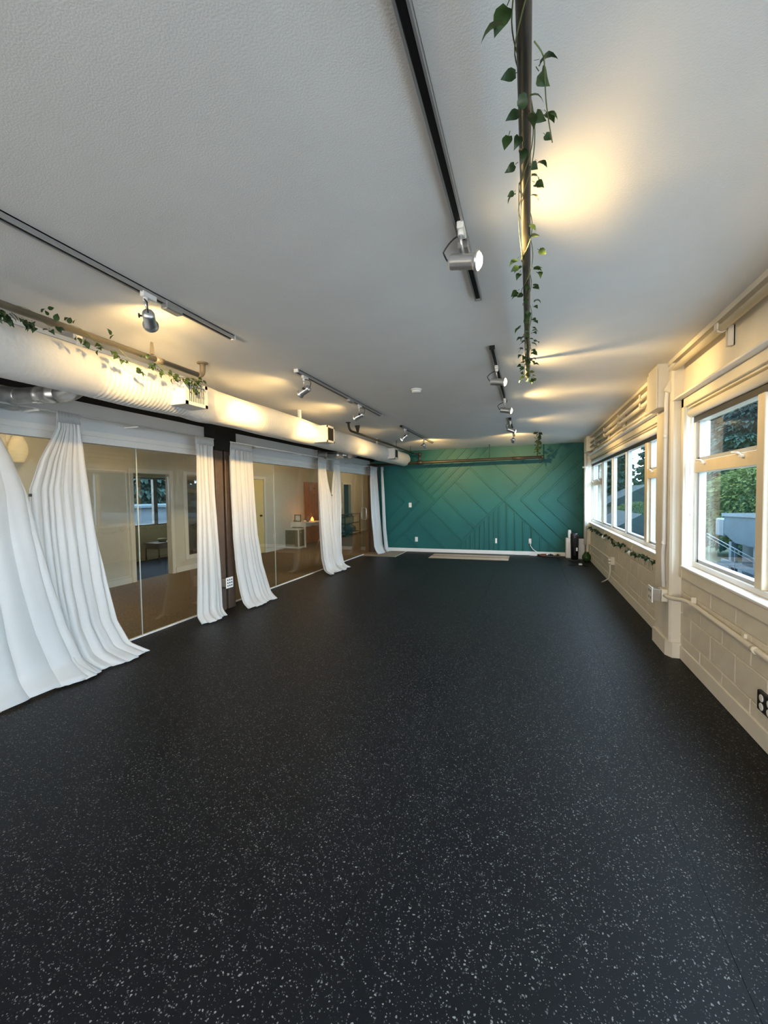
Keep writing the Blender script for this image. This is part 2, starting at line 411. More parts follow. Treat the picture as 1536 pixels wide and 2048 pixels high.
blind('rolled up white roller blind over the near window bank', -3.65, 4.17, 4.15)
blind('rolled up white roller blind over the far window bank', 4.75, 10.08, None)

# ---------------- left: glass partition, header, beam, column
smesh('wall_left', MB().box(-4.0, -3.865, YN, 4.30, 2.055, 2.352).box(-4.0, -3.865, 4.70, 10.15, 2.055, 2.352), M_hdr, 'white header wall over the glass partition')
smesh('trim_6', MB().box(-3.915, -3.850, YN, 10.15, 1.985, 2.038, .002).box(-3.905, -3.862, YN, 10.15, 2.038, 2.05).box(-3.905, -3.852, YN, 10.15, 2.05, 2.10, .002), M_white, 'white two step trim over the glass partition')
smesh('beam', MB().box(-4.0, -3.875, YN, D, 2.352, H), M_black, 'black steel beam running over the glass partition')
W3 = struct('window_3', 'frameless glass partition between studio and lobby', (XL, 5, 0))
for a, b in ((-4.2, -1.676), (-1.67, .826), (.832, 3.327), (3.333, 5.829), (5.835, 8.35), (8.356, 9.655)):
    obj('pane', MB().box(XL-.005, XL+.005, a, b, .012, 1.99), M_lobbyglass, W3)
for y in (.829, 3.330, 5.832, 8.353):
    obj('seal', MB().box(XL-.006, XL+.006, y-.003, y+.003, .012, 1.985), M_edge, W3)
obj('floor_track', MB().box(XL-.016, XL+.016, YN, 9.66, 0, .016, .002), M_steel if False else M_plate, W3)
D1 = struct('door_1', 'glass door at the far end of the partition', (XL, 10, 0))
obj('pane', MB().box(XL-.005, XL+.005, 9.665, 10.42, .012, 1.98), M_lobbyglass, D1)
hp = [(XL+.005, 9.74, 1.15), (XL+.05, 9.74, 1.155), (XL+.062, 9.74, 1.13), (XL+.062, 9.74, .90), (XL+.05, 9.74, .873), (XL+.005, 9.74, .878)]
hp2 = [(2*XL-p[0], p[1], p[2]) for p in hp]
obj('door_handle', MB().tube(hp, .011, 8).tube(hp2, .011, 8), M_steel, D1)
obj('hinge', MB().box(XL-.02, XL+.02, 10.36, 10.42, .0, .05).box(XL-.02, XL+.02, 10.36, 10.42, 1.93, 1.985), M_steel, D1)
colm = struct('column', 'brown steel column between the curtains', (-3.78, 4.5, 0))
obj('flange', MB().box(-3.87, -3.735, 4.34, 4.475, 0, 2.07, .004), M_brown, colm)
obj('flange', MB().box(-3.87, -3.735, 4.52, 4.655, 0, 2.07, .004), M_brown, colm)
obj('web', MB().box(-3.87, -3.78, 4.475, 4.52, 0, 2.07), M_black, colm)
obj('cap', MB().box(-4.0, -3.70, 4.30, 4.70, 2.06, 2.41), M_black, colm, label='black bracket at column head')
smesh('column', MB().box(-3.95, -3.72, 10.2, 10.45, 0, 2.3), M_brown, 'brown steel column hidden by the last curtains')
# curtain rail
cr = thing('curtain_rail', 'thin white curtain rail along the header wall', 'rail', (-3.70, 0, 2.19))
obj('rod', MB().tube([(-3.70, -3.5, 2.19), (-3.70, 4.28, 2.19)], .008, 8).tube([(-3.70, 4.58, 2.19), (-3.70, 10.3, 2.19)], .008, 8), M_plate, cr)
for y in (-1, .6, 2.3, 3.2, 4.2, 5.2, 6.4, 7.4, 8.6, 9.6):
    obj('bracket', MB().box(-3.866, -3.69, y-.008, y+.008, 2.172, 2.186), M_plate, cr)

# ================================================================== curtains
def interp(rows, z):
    if z >= rows[0][0]: return rows[0][1:]
    for a, b in zip(rows, rows[1:]):
        if z >= b[0]:
            t = (a[0]-z)/(a[0]-b[0])
            return tuple(p+(q-p)*t for p, q in zip(a[1:], b[1:]))
    return rows[-1][1:]
def curtain(label, rows, folds, seed, toe=None, group=None, ang=0.0):
    """rows (z, y_left, y_right, x, amp); toe: y offsets that sweep the hem out over the floor"""
    rnd = random.Random(seed)
    ph = [rnd.uniform(0, 6.28) for _ in range(4)]
    zt = rows[0][0]
    t = thing('curtain', label, 'curtain', ((rows[0][3]), (rows[0][1]+rows[0][2])/2, zt), group)
    U, V = 110, 60
    mb = MB(); grid = []
    # uneven folds: each fold has its own width and depth
    nf = int(round(folds)); ws = [rnd.uniform(.55, 1.6) for _ in range(nf)]; tot = sum(ws); edges = [0]
    for w_ in ws: edges.append(edges[-1]+w_/tot)
    dep = [rnd.uniform(.55, 1.25) for _ in range(nf+1)]
    def fold(u):
        for k in range(nf):
            if u <= edges[k+1] or k == nf-1:
                f = (u-edges[k])/(edges[k+1]-edges[k]); d_ = dep[k]+(dep[k+1]-dep[k])*f
                return d_*math.cos(2*PI*f), d_*math.sin(2*PI*f)*(edges[k+1]-edges[k]), k+f
    for j in range(V+1):
        v = j/V; z = zt + (.006-zt)*(v**.92)
        yl, yr, x, amp = interp(rows, z)
        row = []
        for i in range(U+1):
            u = i/U
            gather = max(0.0, 1-(zt-z)/.20)
            us = min(1, max(0, u + .018*math.sin(2.1*z+ph[0]+4*u)*(1-gather)))
            c_, s_, kf = fold(us)
            w = c_*(.75+.25*math.sin(1.3*z+ph[1]+kf)) + .22*math.sin(2*PI*us*2.3+ph[2]+z*.8)
            fine = .12*math.sin(2*PI*folds*2.6*u+ph[3]+z*.5)*(.4+.6*math.sin(z*1.9+ph[2])**2)
            xo = x + .78*amp*(w+fine)*(1-.75*gather) + gather*.005*math.sin(2*PI*folds*3*u)
            yo = yl + (yr-yl)*(u + .30*s_*(1-gather))
            zz = z
            if z < .12:
                k = (1-z/.12)
                xo += k*k*(.055+.03*math.sin(PI*nf*.5*u+ph[1]))*(1 if toe else .5)
                zz = z + .010*k*(1+c_)
            if j == 0: zz = z + .004*math.sin(2*PI*folds*3*u)
            row.append(mb.bm.verts.new((xo, yo, max(zz, .006))))
        grid.append(row)
    for j in range(V):
        for i in range(U):
            f = mb.bm.faces.new((grid[j][i], grid[j][i+1], grid[j+1][i+1], grid[j+1][i])); f.smooth = True
    if ang:
        c = Vector(((rows[0][3]), (rows[0][1]+rows[0][2])/2, 0))
        bmesh.ops.rotate(mb.bm, verts=mb.bm.verts, cent=c, matrix=Matrix.Rotation(ang, 3, 'Z'))
    o = obj('cloth', mb, M_curt, t)
    so = o.modifiers.new('thickness', 'SOLIDIFY'); so.thickness = .003
    # gathered heading band
    yl, yr, x, amp = interp(rows, zt-.04)
    hb = MB(); prev = None; n = 60
    for i in range(n+1):
        u = i/n; xo = x+.012+.006*math.sin(2*PI*folds*3*u); y = yl+(yr-yl)*u
        a_ = hb.bm.verts.new((xo, y, zt+.005)); b_ = hb.bm.verts.new((xo+.002, y, zt-.085))
        if prev: f = hb.bm.faces.new((prev[0], a_, b_, prev[1])); f.smooth = True
        prev = (a_, b_)
    if ang: bmesh.ops.rotate(hb.bm, verts=hb.bm.verts, cent=c, matrix=Matrix.Rotation(ang, 3, 'Z'))
    h = obj('heading', hb, M_curt, t); so = h.modifiers.new('thickness', 'SOLIDIFY'); so.thickness = .004
    return t
curtain('leftmost sheer white curtain, its front edge pinned at the black clasp',
    [(2.195, 1.70, 1.90, -3.70, .012), (2.08, 1.66, 1.97, -3.69, .018), (1.75, 1.52, 2.105, -3.67, .03), (1.515, 1.45, 2.172, -3.655, .03),
     (1.2, 1.40, 2.212, -3.645, .04), (.82, 1.34, 2.285, -3.635, .045), (.42, 1.25, 2.38, -3.62, .05), (.13, 1.18, 2.46, -3.58, .05), (0, 1.12, 2.47, -3.47, .045)], 7, 11, toe=True)
curtain('wide sheer white curtain gathered at its head, right of the black clasp',
    [(2.195, 2.44, 2.625, -3.70, .010), (2.05, 2.425, 2.632, -3.70, .016), (1.785, 2.275, 2.648, -3.69, .03), (1.545, 2.180, 2.668, -3.68, .035),
     (1.19, 2.17, 2.702, -3.675, .045), (.73, 2.17, 2.755, -3.665, .05), (.35, 2.17, 2.82, -3.64, .055), (.12, 2.17, 2.90, -3.58, .05), (0, 2.17, 2.99, -3.44, .04)], 7.5, 5, toe=True)
curtain('narrow white curtain hanging left of the brown column',
    [(2.185, 3.965, 4.27, -3.70, .010), (2.0, 3.968, 4.232, -3.69, .025), (1.5, 3.945, 4.230, -3.68, .035), (.95, 3.915, 4.25, -3.67, .045),
     (.4, 3.88, 4.262, -3.65, .05), (.08, 3.83, 4.24, -3.62, .055), (0, 3.80, 4.20, -3.55, .05)], 5, 21, toe=True)
curtain('white curtain right of the brown column, hem swept out to the right',
    [(2.180, 4.585, 5.03, -3.70, .010), (2.0, 4.535, 5.026, -3.69, .025), (1.5, 4.53, 5.038, -3.68, .035), (.93, 4.535, 5.058, -3.67, .045),
     (.5, 4.55, 5.12, -3.645, .05), (.22, 4.555, 5.18, -3.60, .05), (.06, 4.53, 5.16, -3.53, .045), (0, 4.50, 5.10, -3.46, .04)], 6, 33, toe=True)
curtain('white curtain left of the far pinned pair',
    [(2.178, 7.02, 7.306, -3.70, .010), (1.9, 6.97, 7.335, -3.69, .025), (1.7, 6.95, 7.365, -3.68, .03), (1.48, 6.935, 7.44, -3.67, .035),
     (.8, 6.93, 7.56, -3.66, .05), (.3, 6.93, 7.62, -3.63, .055), (.05, 6.93, 7.63, -3.57, .05), (0, 6.93, 7.55, -3.50, .05)], 5.5, 41, toe=True)
curtain('white curtain right of the far pinned pair, sloping in to its clasp',
    [(2.185, 7.685, 7.906, -3.69, .010), (1.63, 7.49, 7.90, -3.675, .025), (1.48, 7.445, 7.893, -3.67, .03), (.8, 7.45, 7.87, -3.66, .04),
     (.3, 7.46, 7.83, -3.64, .05), (.06, 7.45, 7.82, -3.58, .05), (0, 7.42, 7.80, -3.48, .04)], 4.5, 52, toe=True)
curtain('last white curtain but one, hanging before the glass door',
    [(2.19, 9.72, 10.17, -3.69, .010), (1.78, 9.64, 10.19, -3.68, .03), (.95, 9.62, 10.22, -3.65, .045), (.2, 9.66, 10.25, -3.60, .05), (0, 9.66, 10.22, -3.52, .05)], 6, 61, toe=True)
curtain('narrow white curtain in the far left corner against the teal wall',
    [(2.19, 10.16, 10.30, -3.565, .012), (1.5, 10.15, 10.32, -3.545, .03), (.6, 10.14, 10.34, -3.52, .035), (0, 10.13, 10.36, -3.47, .035)], 4, 77, toe=True)
def clasp(label, p):
    t = thing('curtain_clasp', label, 'clasp', p)
    x, y, z = p
    obj('magnet', MB().box(x-.006, x+.006, y-.011, y+.011, z-.011, z+.011, .003), M_blackplastic, t)
clasp('small black clasp pinning the two nearest curtains together', (-3.625, 2.172, 1.50))
clasp('small black clasp pinning the far pair of curtains together', (-3.63, 7.43, 1.48))

# ================================================================== duct
dx, dz, dr = -2.9, 2.34, .162
du = thing('air_duct', 'fat white fabric wrapped air duct along the left ceiling', 'duct', (dx, 3, dz))
prof = []; y = YN; rnd = random.Random(3)
while y < 9.98:
    ridged = (2.35 < y < 2.78) or (3.7 < y < 5.2)
    amp = .0017 if 2.15 < y < 2.95 else (.0010 if 3.5 < y < 5.3 else .0003)
    if y > 6: st = .06
    elif y < 1.2: st = .06
    else: st = .009
    r = dr + amp*math.sin(2*PI*y/.036) + .003*math.sin(3.1*y) + .002*math.sin(7.7*y+1)
    if 3.0 < y < 3.35: r += .010*math.sin(PI*(y-3.0)/.35)
    prof.append((y-YN, r)); y += st
prof.append((9.985-YN, dr)); prof.append((10.0-YN, dr-.01)); prof.append((10.0-YN, .001))
obj('sleeve', MB().lathe((dx, YN, dz), (0, 1, 0), prof, 40), M_duct, du)
obj('seam_flange', MB().box(dx-.004, dx+.05, .4, 3.0, dz+dr-.006, dz+dr+.022), M_duct, du)
obj('strap', MB().box(dx+.03, dx+.06, 2.02, 2.06, dz+dr-.02, H).box(dx+.03, dx+.06, 4.9, 4.94, dz+dr-.02, H).box(dx+.03, dx+.06, 7.9, 7.94, dz+dr-.02, H), M_plate, du)
def vent(y0, y1, z0, z1, xf, slats):
    v = obj('vent_box', MB().box(dx+.03, xf, y0, y1, z0, z1, .004), M_white, du)
    fr = .028
    g = MB().box(xf, xf+.006, y0, y1, z0, z0+fr).box(xf, xf+.006, y0, y1, z1-fr, z1).box(xf, xf+.006, y0, y0+fr, z0, z1).box(xf, xf+.006, y1-fr, y1, z0, z1)
    obj('frame', g, M_white, v)
    obj('grille_back', MB().box(xf, xf+.0012, y0+fr, y1-fr, z0+fr, z1-fr), M_blackplastic if slats else M_pipe2, v)
    n = slats or 14
    for i in range(n):
        yy = y0+fr+(y1-y0-2*fr)*(i+.5)/n
        obj('slat', MB().box(xf+.001, xf+.004, yy-(.0038 if slats else .002), yy+(.0038 if slats else .002), z0+fr, z1-fr), M_white if slats else M_pipe2, v)
vent(2.72, 2.965, 2.225, 2.415, -2.62, 10)
vent(5.235, 5.47, 2.21, 2.44, -2.62, 0)
vent(8.33, 8.57, 2.225, 2.44, -2.62, 0)
def branch(label, y):
    t = thing('branch_duct', label, 'duct', (-3.5, y, 2.25))
    obj('boot', MB().box(-3.87, -3.80, y-.07, y+.13, 2.17, 2.345, .004), M_galv, t)
    obj('taper', MB().lathe((-3.80, y+.03, 2.255), (1, .06, -.03), [(0, .085), (.16, .062), (.17, .062)], 14), M_galv, t)
    obj('pipe', MB().lathe((-3.64, y+.04, 2.25), (1, .03, -.05), [(0, .060), (.20, .060), (.205, .064), (.23, .064), (.235, .060), (.32, .060), (.325, .065), (.36, .065), (.365, .060), (.42, .060)], 16), M_galv, t)
    obj('elbow', MB().tube(arc((-3.22, y+.053, 2.229), (-3.07, y+.06, 2.22), (-3.0, y+.06, 2.30), 6), .060, 14), M_galv, t)
    obj('clamp_label', MB().box(-3.45, -3.40, y+.01, y+.05, 2.176, 2.181), M_plate, t)
branch('galvanised branch duct by the nearest pinned curtain', 2.10)
branch('galvanised branch duct over the far pinned curtains', 7.25)

# ================================================================== pipes
def pipe_thing(label, loc, parts, m=M_pipe):
    t = thing('sprinkler_pipe', label, 'pipe', loc)
    for nm, mb, mm in parts: obj(nm, mb, mm or m, t)
    return t
px0 = -.008
pipe_thing('dark iron pipe under the ceiling wound with ivy, right of the lamp track', (px0, 1, 2.45), [
    ('pipe', MB().tube([(px0-.003, YN, 2.45), (px0, 3.80, 2.45)], .0165, 14), None),
    ('elbow', MB().tube(arc((px0, 3.78, 2.45), (px0, 3.83, 2.45), (px0, 3.83, 2.50), 5)+[Vector((px0, 3.83, H))], .019, 12), None),
    ('flange', MB().lathe((px0, 3.83, H), (0, 0, -1), [(0, .04), (.008, .04), (.012, .022)], 14), None),
    ('hanger', MB().tube([(px0, .2, 2.47), (px0, .2, H)], .004, 6).tube([(px0, 2.75, 2.47), (px0, 2.75, H)], .004, 6), None)], M_pipe)
lx, lz = -2.6, 2.485
hang = MB().prism([(lx-.012, 2.515), (lx+.012, 2.515), (lx+.004, H), (lx-.004, H)], 'y', 2.385, 2.405)
pipe_thing('grey pipe over the white duct wound with ivy', (lx, 1, lz), [
    ('pipe', MB().tube([(lx, YN, lz), (lx, 2.86, lz)], .020, 14), M_pipe3),
    ('coupling', MB().lathe((lx, 2.42, lz), (0, 1, 0), [(0, .024), (.07, .024)], 14).lathe((lx, .75, lz), (0, 1, 0), [(0, .024), (.07, .024)], 14), M_pipe3),
    ('elbow', MB().tube(arc((lx, 2.84, lz), (lx, 2.90, lz), (lx, 2.90, lz+.06), 6)+[Vector((lx, 2.90, H))], .023, 12), M_pipe3),
    ('flange', MB().lathe((lx, 2.90, H), (0, 0, -1), [(0, .045), (.008, .045), (.012, .026)], 14), M_pipe3),
    ('hanger', hang, M_pipe3)], M_pipe3)
pipe_thing('dark pipe over the far end of the white duct', (lx, 8, 2.47), [
    ('pipe', MB().tube([Vector((-2.64, 6.02, H)), Vector((-2.63, 6.02, 2.53))]+arc((-2.63, 6.02, 2.53), (-2.62, 6.03, 2.475), (-2.615, 6.10, 2.47), 5)+[Vector((-2.6, 8, 2.468)), Vector((-2.6, 9.75, 2.455))]+arc((-2.6, 9.75, 2.455), (-2.58, 9.90, 2.45), (-2.50, 9.93, 2.45), 4), .018, 12), None),
    ('flange', MB().lathe((-2.64, 6.02, H), (0, 0, -1), [(0, .04), (.01, .04), (.012, .02)], 12), None),
    ('hanger', MB().prism([(-2.63, 2.49), (-2.60, 2.49), (-2.58, H), (-2.66, H)], 'y', 6.33, 6.35).tube([(-2.6, 8.4, 2.47), (-2.6, 8.4, H)], .006, 6).tube([(-2.6, 9.5, 2.47), (-2.6, 9.5, H)], .006, 6), None)], M_pipe2)
fy = 9.95
pipe_thing('thick pipe crossing the room before the teal wall', (-1, fy, 2.25), [
    ('pipe', MB().tube([(-3.9, fy, 2.215), (-2.46, fy, 2.246), (.30, fy, 2.262)], .033, 16), None),
    ('riser', MB().tube([(-2.49, fy, 2.25), (-2.49, fy, 2.45)], .026, 12), None),
    ('tee', MB().lathe((-2.56, fy, 2.245), (1, 0, 0), [(0, .042), (.14, .042)], 14).lathe((-2.49, fy, 2.40), (0, 0, 1), [(0, .036), (.09, .036)], 12), None),
    ('end_cap', MB().lathe((.27, fy, 2.262), (1, 0, 0), [(0, .042), (.04, .042), (.045, .03)], 14).tube([(.22, fy, 2.25), (.225, fy, 2.18)], .012, 8), None),
    ('coupling', MB().lathe((-.35, fy, 2.258), (1, 0, 0), [(0, .038), (.28, .038)], 14), None),
    ('hanger', MB().tube([(-.85, fy, 2.28), (-.85, fy, H)], .007, 6), None),
    ('drop', MB().tube([(.19, fy, 2.29), (.19, fy, H)], .012, 8), None)], M_pipe2)
# window-wall conduits
ct = thing('wall_conduit', 'single cream pipe above the near window bank', 'pipe', (1.19, 3, 2.52))
obj('pipe', MB().tube([(1.195, YN, 2.515), (1.19, 4.36, 2.52)], .024, 14), M_cream, ct)
def strut(t, y, z0, z1, zs):
    obj('strut', MB().box(1.222, WX, y-.02, y-.008, z0, z1).box(1.222, WX, y+.008, y+.02, z0, z1).box(WX-.006, WX, y-.02, y+.02, z0, z1), M_cream, t)
    for z in zs:
        obj('clamp', MB().lathe((1.19, y-.012, z), (0, 1, 0), [(0, .030), (.024, .030)], 12).box(1.155, 1.165, y-.03, y+.012, z-.012, z+.03), M_cream, t)
strut(ct, 3.36, 2.40, 2.53, [2.519]); strut(ct, 1.4, 2.40, 2.53, [2.518])
c3 = thing('wall_conduit', 'three parallel cream pipes above the far window bank', 'pipe', (1.19, 7, 2.4))
for z, r, z2 in ((2.505, .023, 2.465), (2.407, .023, 2.385), (2.293, .012, 2.30)):
    obj('pipe', MB().tube([(1.19, 4.68, z), (1.19, 9.42, z2)], r, 12), M_cream, c3)
for y in (5.36, 6.55, 7.72, 8.8): strut(c3, y, 2.26, 2.53, [2.505-(y-4.68)*.0084, 2.407-(y-4.68)*.0046])
jb = thing('junction_box', 'tall cream electrical box atop the window pillar', 'box', (1.15, 4.5, 2.2))
obj('body', MB().box(1.09, 1.2, 4.39, 4.70, 2.21, H, .006), M_cream, jb)
obj('cover', MB().box(1.082, 1.09, 4.385, 4.705, 2.205, 2.56, .002), M_cream, jb)
obj('back_plate', MB().box(1.2, WX, 4.35, 4.71, 2.24, H), M_cream, jb)
jb2 = thing('junction_box', 'cream electrical box at ceiling height in the far right corner', 'box', (1.15, 9.6, 2.3))
obj('body', MB().box(1.105, WX, 9.42, 9.80, 2.30, H, .006), M_cream, jb2)
cd = thing('conduit_drop', 'cream conduit running down the window pillar', 'pipe', (1.15, 4.36, 1.5))
obj('pipe', MB().tube([(1.215, 4.33, 2.44), (1.19, 4.335, 2.42), (1.158, 4.345, 2.36), (1.150, 4.35, 2.28), (1.149, 4.355, 2.0), (1.149, 4.375, 1.0), (1.150, 4.40, .93), (1.151, 4.41, .86), (1.151, 4.38, .60)], .0165, 12), M_white, cd)
obj('fitting', MB().rbox((1.178, 4.325, 2.385), (.062, .028, .13), Matrix.Rotation(.45, 3, 'Y'), .006), M_cream, cd)
obj('coupling', MB().lathe((1.149, 4.358, 1.93), (0, 0, 1), [(0, .019), (.04, .019)], 12).lathe((1.149, 4.376, .98), (0, 0, 1), [(0, .019), (.03, .019)], 12), M_white, cd)
cdf = thing('conduit_drop', 'cream conduit with a collar on the far corner pillar', 'pipe', (1.15, 9.93, 1.5))
obj('pipe', MB().tube([(1.15, 9.92, .35), (1.15, 9.92, 2.30)], .028, 10), M_white, cdf)
obj('collar', MB().lathe((1.14, 9.91, 1.985), (0, 0, 1), [(0, .04), (.01, .056), (.03, .056), (.04, .04)], 14), M_plate, cdf)
# outlet box on pillar
def face_outlets(par, x, ys, zs, r, m, off):
    for y in ys:
        for z in zs:
            obj('socket', MB().lathe((x, y, z), (off, 0, 0), [(0, r), (.003, r)], 10), m, par)
ob = thing('outlet_box', 'steel outlet box with white cover low on the window pillar', 'outlet', (1.1, 4.39, .5))
obj('box', MB().box(1.058, 1.125, 4.335, 4.45, .475, .585, .004), M_steel, ob)
pl = obj('cover_plate', MB().box(1.048, 1.058, 4.325, 4.46, .462, .60, .002), M_plate, ob)
for y in (4.365, 4.42):
    for z in (.50, .56): obj('slot', MB().box(1.0465, 1.0485, y-.009, y+.009, z-.012, z+.012), M_brown, pl)
obj('rear_box', MB().box(1.125, PX, 4.33, 4.44, .475, .585, .003), M_cream, ob)
ch = thing('wall_conduit', 'cream conduit running low along the near block wall', 'pipe', (1.2, 3, .55))
obj('pipe', MB().tube([(1.15, 4.34, .535), (1.155, 4.25, .535), (1.175, 4.15, .545), (1.205, 4.05, .562), (1.225, 3.97, .563), (1.232, 3.85, .56), (1.235, 2.9, .54), (1.237, 1.0, .53)], .0175, 12), M_cream, ch)
for y in (3.93, 2.93): obj('coupling', MB().lathe((1.23, y, .561 if y > 3 else .541), (0, 1, 0), [(0, .021), (.035, .021)], 12), M_cream, ch)
obj('clip', MB().box(1.215, 1.25, 3.90, 3.91, .55, .62).box(1.24, WX, 3.1, 3.13, .52, .585), M_cream, ch)
qo = thing('wall_outlet', 'dark plate with four round cream sockets low on the near block wall', 'outlet', (1.25, 2.86, .28))
pl = obj('cover_plate', MB().box(1.236, WX, 2.745, 2.925, .21, .325, .004), M_blackplastic, qo)
for y in (2.795, 2.875):
    for z in (.243, .292): obj('socket', MB().lathe((1.237, y, z), (-1, 0, 0), [(0, .021), (.004, .021), (.005, .018)], 14), M_plate, pl)
so = thing('outlet_box', 'cream surface outlet with a dangling cable on the far block wall', 'outlet', (1.23, 7.3, .39))
obj('box', MB().box(1.205, WX, 7.26, 7.35, .335, .45, .004), M_cream, so)
obj('plug', MB().box(1.175, 1.205, 7.28, 7.32, .355, .375).box(1.175, 1.205, 7.28, 7.32, .40, .425), M_plate, so)
obj('cable', MB().tube([(1.20, 7.3, .335), (1.205, 7.31, .22), (1.19, 7.34, .11), (1.15, 7.44, .05), (1.12, 7.52, .010)], .009, 8), M_plate, so)
obj('conduit', MB().tube([(1.24, 7.35, .40), (1.24, 9.6, .365), (1.235, 9.78, .36), (1.22, 9.83, .36), (1.21, 9.85, .05)], .011, 8), M_cream, so)
ko = thing('outlet_box', 'steel box with a dotted white cover on the brown column', 'outlet', (-3.65, 4.43, .37))
obj('box', MB().box(-3.735, -3.635, 4.36, 4.46, .32, .42, .003), M_galv, ko)
pl = obj('cover_plate', MB().box(-3.635, -3.625, 4.345, 4.475, .305, .44, .002), M_plate, ko)
for i in range(3):
    for j in range(3): obj('slot', MB().box(-3.6255, -3.6235, 4.372+.037*i-.010, 4.372+.037*i+.010, .335+.037*j-.009, .335+.037*j+.009), M_blackplastic, pl)
obj('conduit', MB().tube([(-3.722, 4.498, .40), (-3.722, 4.498, 2.2)], .010, 8), M_brown, ko)

# ================================================================== track lighting
def track(label, x, y0, y1, feed, cap=None):
    t = thing('lighting_track', label, 'track', (x, (y0+y1)/2, H))
    w = .019
    obj('rail', MB().box(x-w, x-w+.007, y0, y1, H-.028, H).box(x+w-.007, x+w, y0, y1, H-.028, H).box(x-w, x+w, y0, y1, H-.006, H), M_track, t)
    obj('slot', MB().box(x-w+.007, x+w-.007, y0+.004, y1-.004, H-.022, H-.006), M_black, t)
    obj('end_cap', MB().box(x-w-.001, x+w+.001, y1, y1+.012, H-.029, H).box(x-w-.001, x+w+.001, y0-.012, y0, H-.029, H), cap or M_plate, t)
    if feed: obj('feed_box', MB().box(x-.024, x+.024, feed-.06, feed+.06, H-.052, H-.004, .005), M_track, t)
def spotlight(label, x, y, axis, z=2.445, lit=True, watts=None):
    """x,y: track contact; the body hangs below and points along axis"""
    a = Vector(axis).normalized(); c = Vector((x, y, z))
    t = thing('track_spotlight', label, 'lamp', (x, y, H), 'track spotlights')
    del t['group']
    obj('adapter', MB().box(x-.014, x+.014, y-.045, y+.045, H-.05, H-.02, .004).lathe((x, y-.02, H-.05), (0, 0, -1), [(0, .013), (.022, .013)], 10), M_plate, t)
    side = a.cross(Vector((0, 0, 1))).normalized(); up = side.cross(a).normalized()
    back = c - a*.055
    piv = c + up*.034
    obj('arm', MB().tube([(x, y-.02, H-.06), (x, y-.02, H-.09), tuple(piv)], .006, 8), M_alu, t)
    obj('knob', MB().lathe(tuple(c - a*.02 - side*.032), tuple(-side), [(0, .005), (.010, .005), (.011, .012), (.018, .012)], 10), M_blackplastic, t)
    cab = [Vector((x, y-.02, H-.065)), Vector((x, y-.02, H-.075)) - a*.05 - side*.01, back + up*.04 - a*.035, back + up*.012 - a*.018, back - a*.004]
    pts = [cab[0]] + arc(cab[0], cab[1], cab[2], 6)[1:] + arc(cab[2], cab[3], cab[4], 4)[1:]
    obj('cable', MB().tube(pts, .0035, 6), M_blackplastic, t)
    hd = obj('housing', MB().lathe(tuple(back), tuple(a), [(0, .020), (.004, .028), (.012, .031), (.105, .031), (.112, .034), (.118, .041), (.128, .041), (.128, .036), (.116, .030)], 22, cap=False).lathe(tuple(back), tuple(a), [(0, .020), (-.003, .015), (-.003, .0001)], 22, cap=False), M_alu, t)
    obj('bulb', MB().lathe(tuple(back+a*.118), tuple(a), [(0, .033), (.014, .031), (.020, .022), (.023, .010), (.024, .0001)], 18), M_bulb, t)
    L = bpy.data.lights.new('spot', 'SPOT'); L.energy = (watts or LAMP_W)*.55; L.color = LAMP_COL
    L.spot_size = math.radians(140); L.spot_blend = .8; L.shadow_soft_size = .022
    lo = bpy.data.objects.new('spot', L); COL.objects.link(lo); lo.parent = t
    lo.location = back + a*.148 - wl(t)
    lo.rotation_euler = (-a).to_track_quat('Z', 'Y').to_euler()
    # narrow core of the reflector lamp
    L2 = bpy.data.lights.new('spot_core', 'SPOT'); L2.energy = (watts or LAMP_W)*1.9; L2.color = LAMP_COL
    L2.spot_size = math.radians(62); L2.spot_blend = 1.0; L2.shadow_soft_size = .025
    l2 = bpy.data.objects.new('spot_core', L2); COL.objects.link(l2); l2.parent = t
    l2.location = lo.location; l2.rotation_euler = lo.rotation_euler
    return t
RX, LX = -.265, -1.965
track('silver lighting track nearest overhead, running out of the top of the view', RX-.008, -1.2, 2.50, 1.97, M_track)
track('middle silver lighting track of the right hand row', RX, 3.38, 5.36, None, M_black)
track('short far lighting track of the right hand row', RX, 6.62, 8.6, None, M_black)
track('nearest lighting track of the left hand row, over the white duct', LX-.01, -1.0, 2.50, 1.97)
track('middle lighting track of the left hand row', LX, 3.35, 5.62, 4.55)
track('far lighting track of the left hand row', LX, 6.62, 8.96, None, M_black)
spotlight('big bright spotlight on the nearest overhead track', RX, 1.815, (.97, -.12, -.20), z=2.435)
spotlight('bright spotlight in the middle of the right hand row', RX, 3.86, (.97, -.12, -.16))
spotlight('spotlight at the far end of the middle right hand track', RX, 5.20, (.98, -.02, -.18))
spotlight('first spotlight on the short far right hand track', RX, 6.82, (.85, .25, -.35))
spotlight('last spotlight on the right, turned to the teal wall', RX, 8.1, (.0, 1, -.24), watts=80)
spotlight('spotlight above the white duct on the nearest left track', LX, 1.80, (-.66, .72, -.16))
spotlight('first spotlight on the middle left track', LX, 3.50, (-.93, .18, -.36))
spotlight('second spotlight on the middle left track', LX, 4.84, (-.94, .12, -.32))
spotlight('first spotlight on the far left track', LX, 6.86, (-.75, .1, -.5))
spotlight('last spotlight on the left, turned to the teal wall', LX, 8.22, (.05, 1, -.24), watts=80)
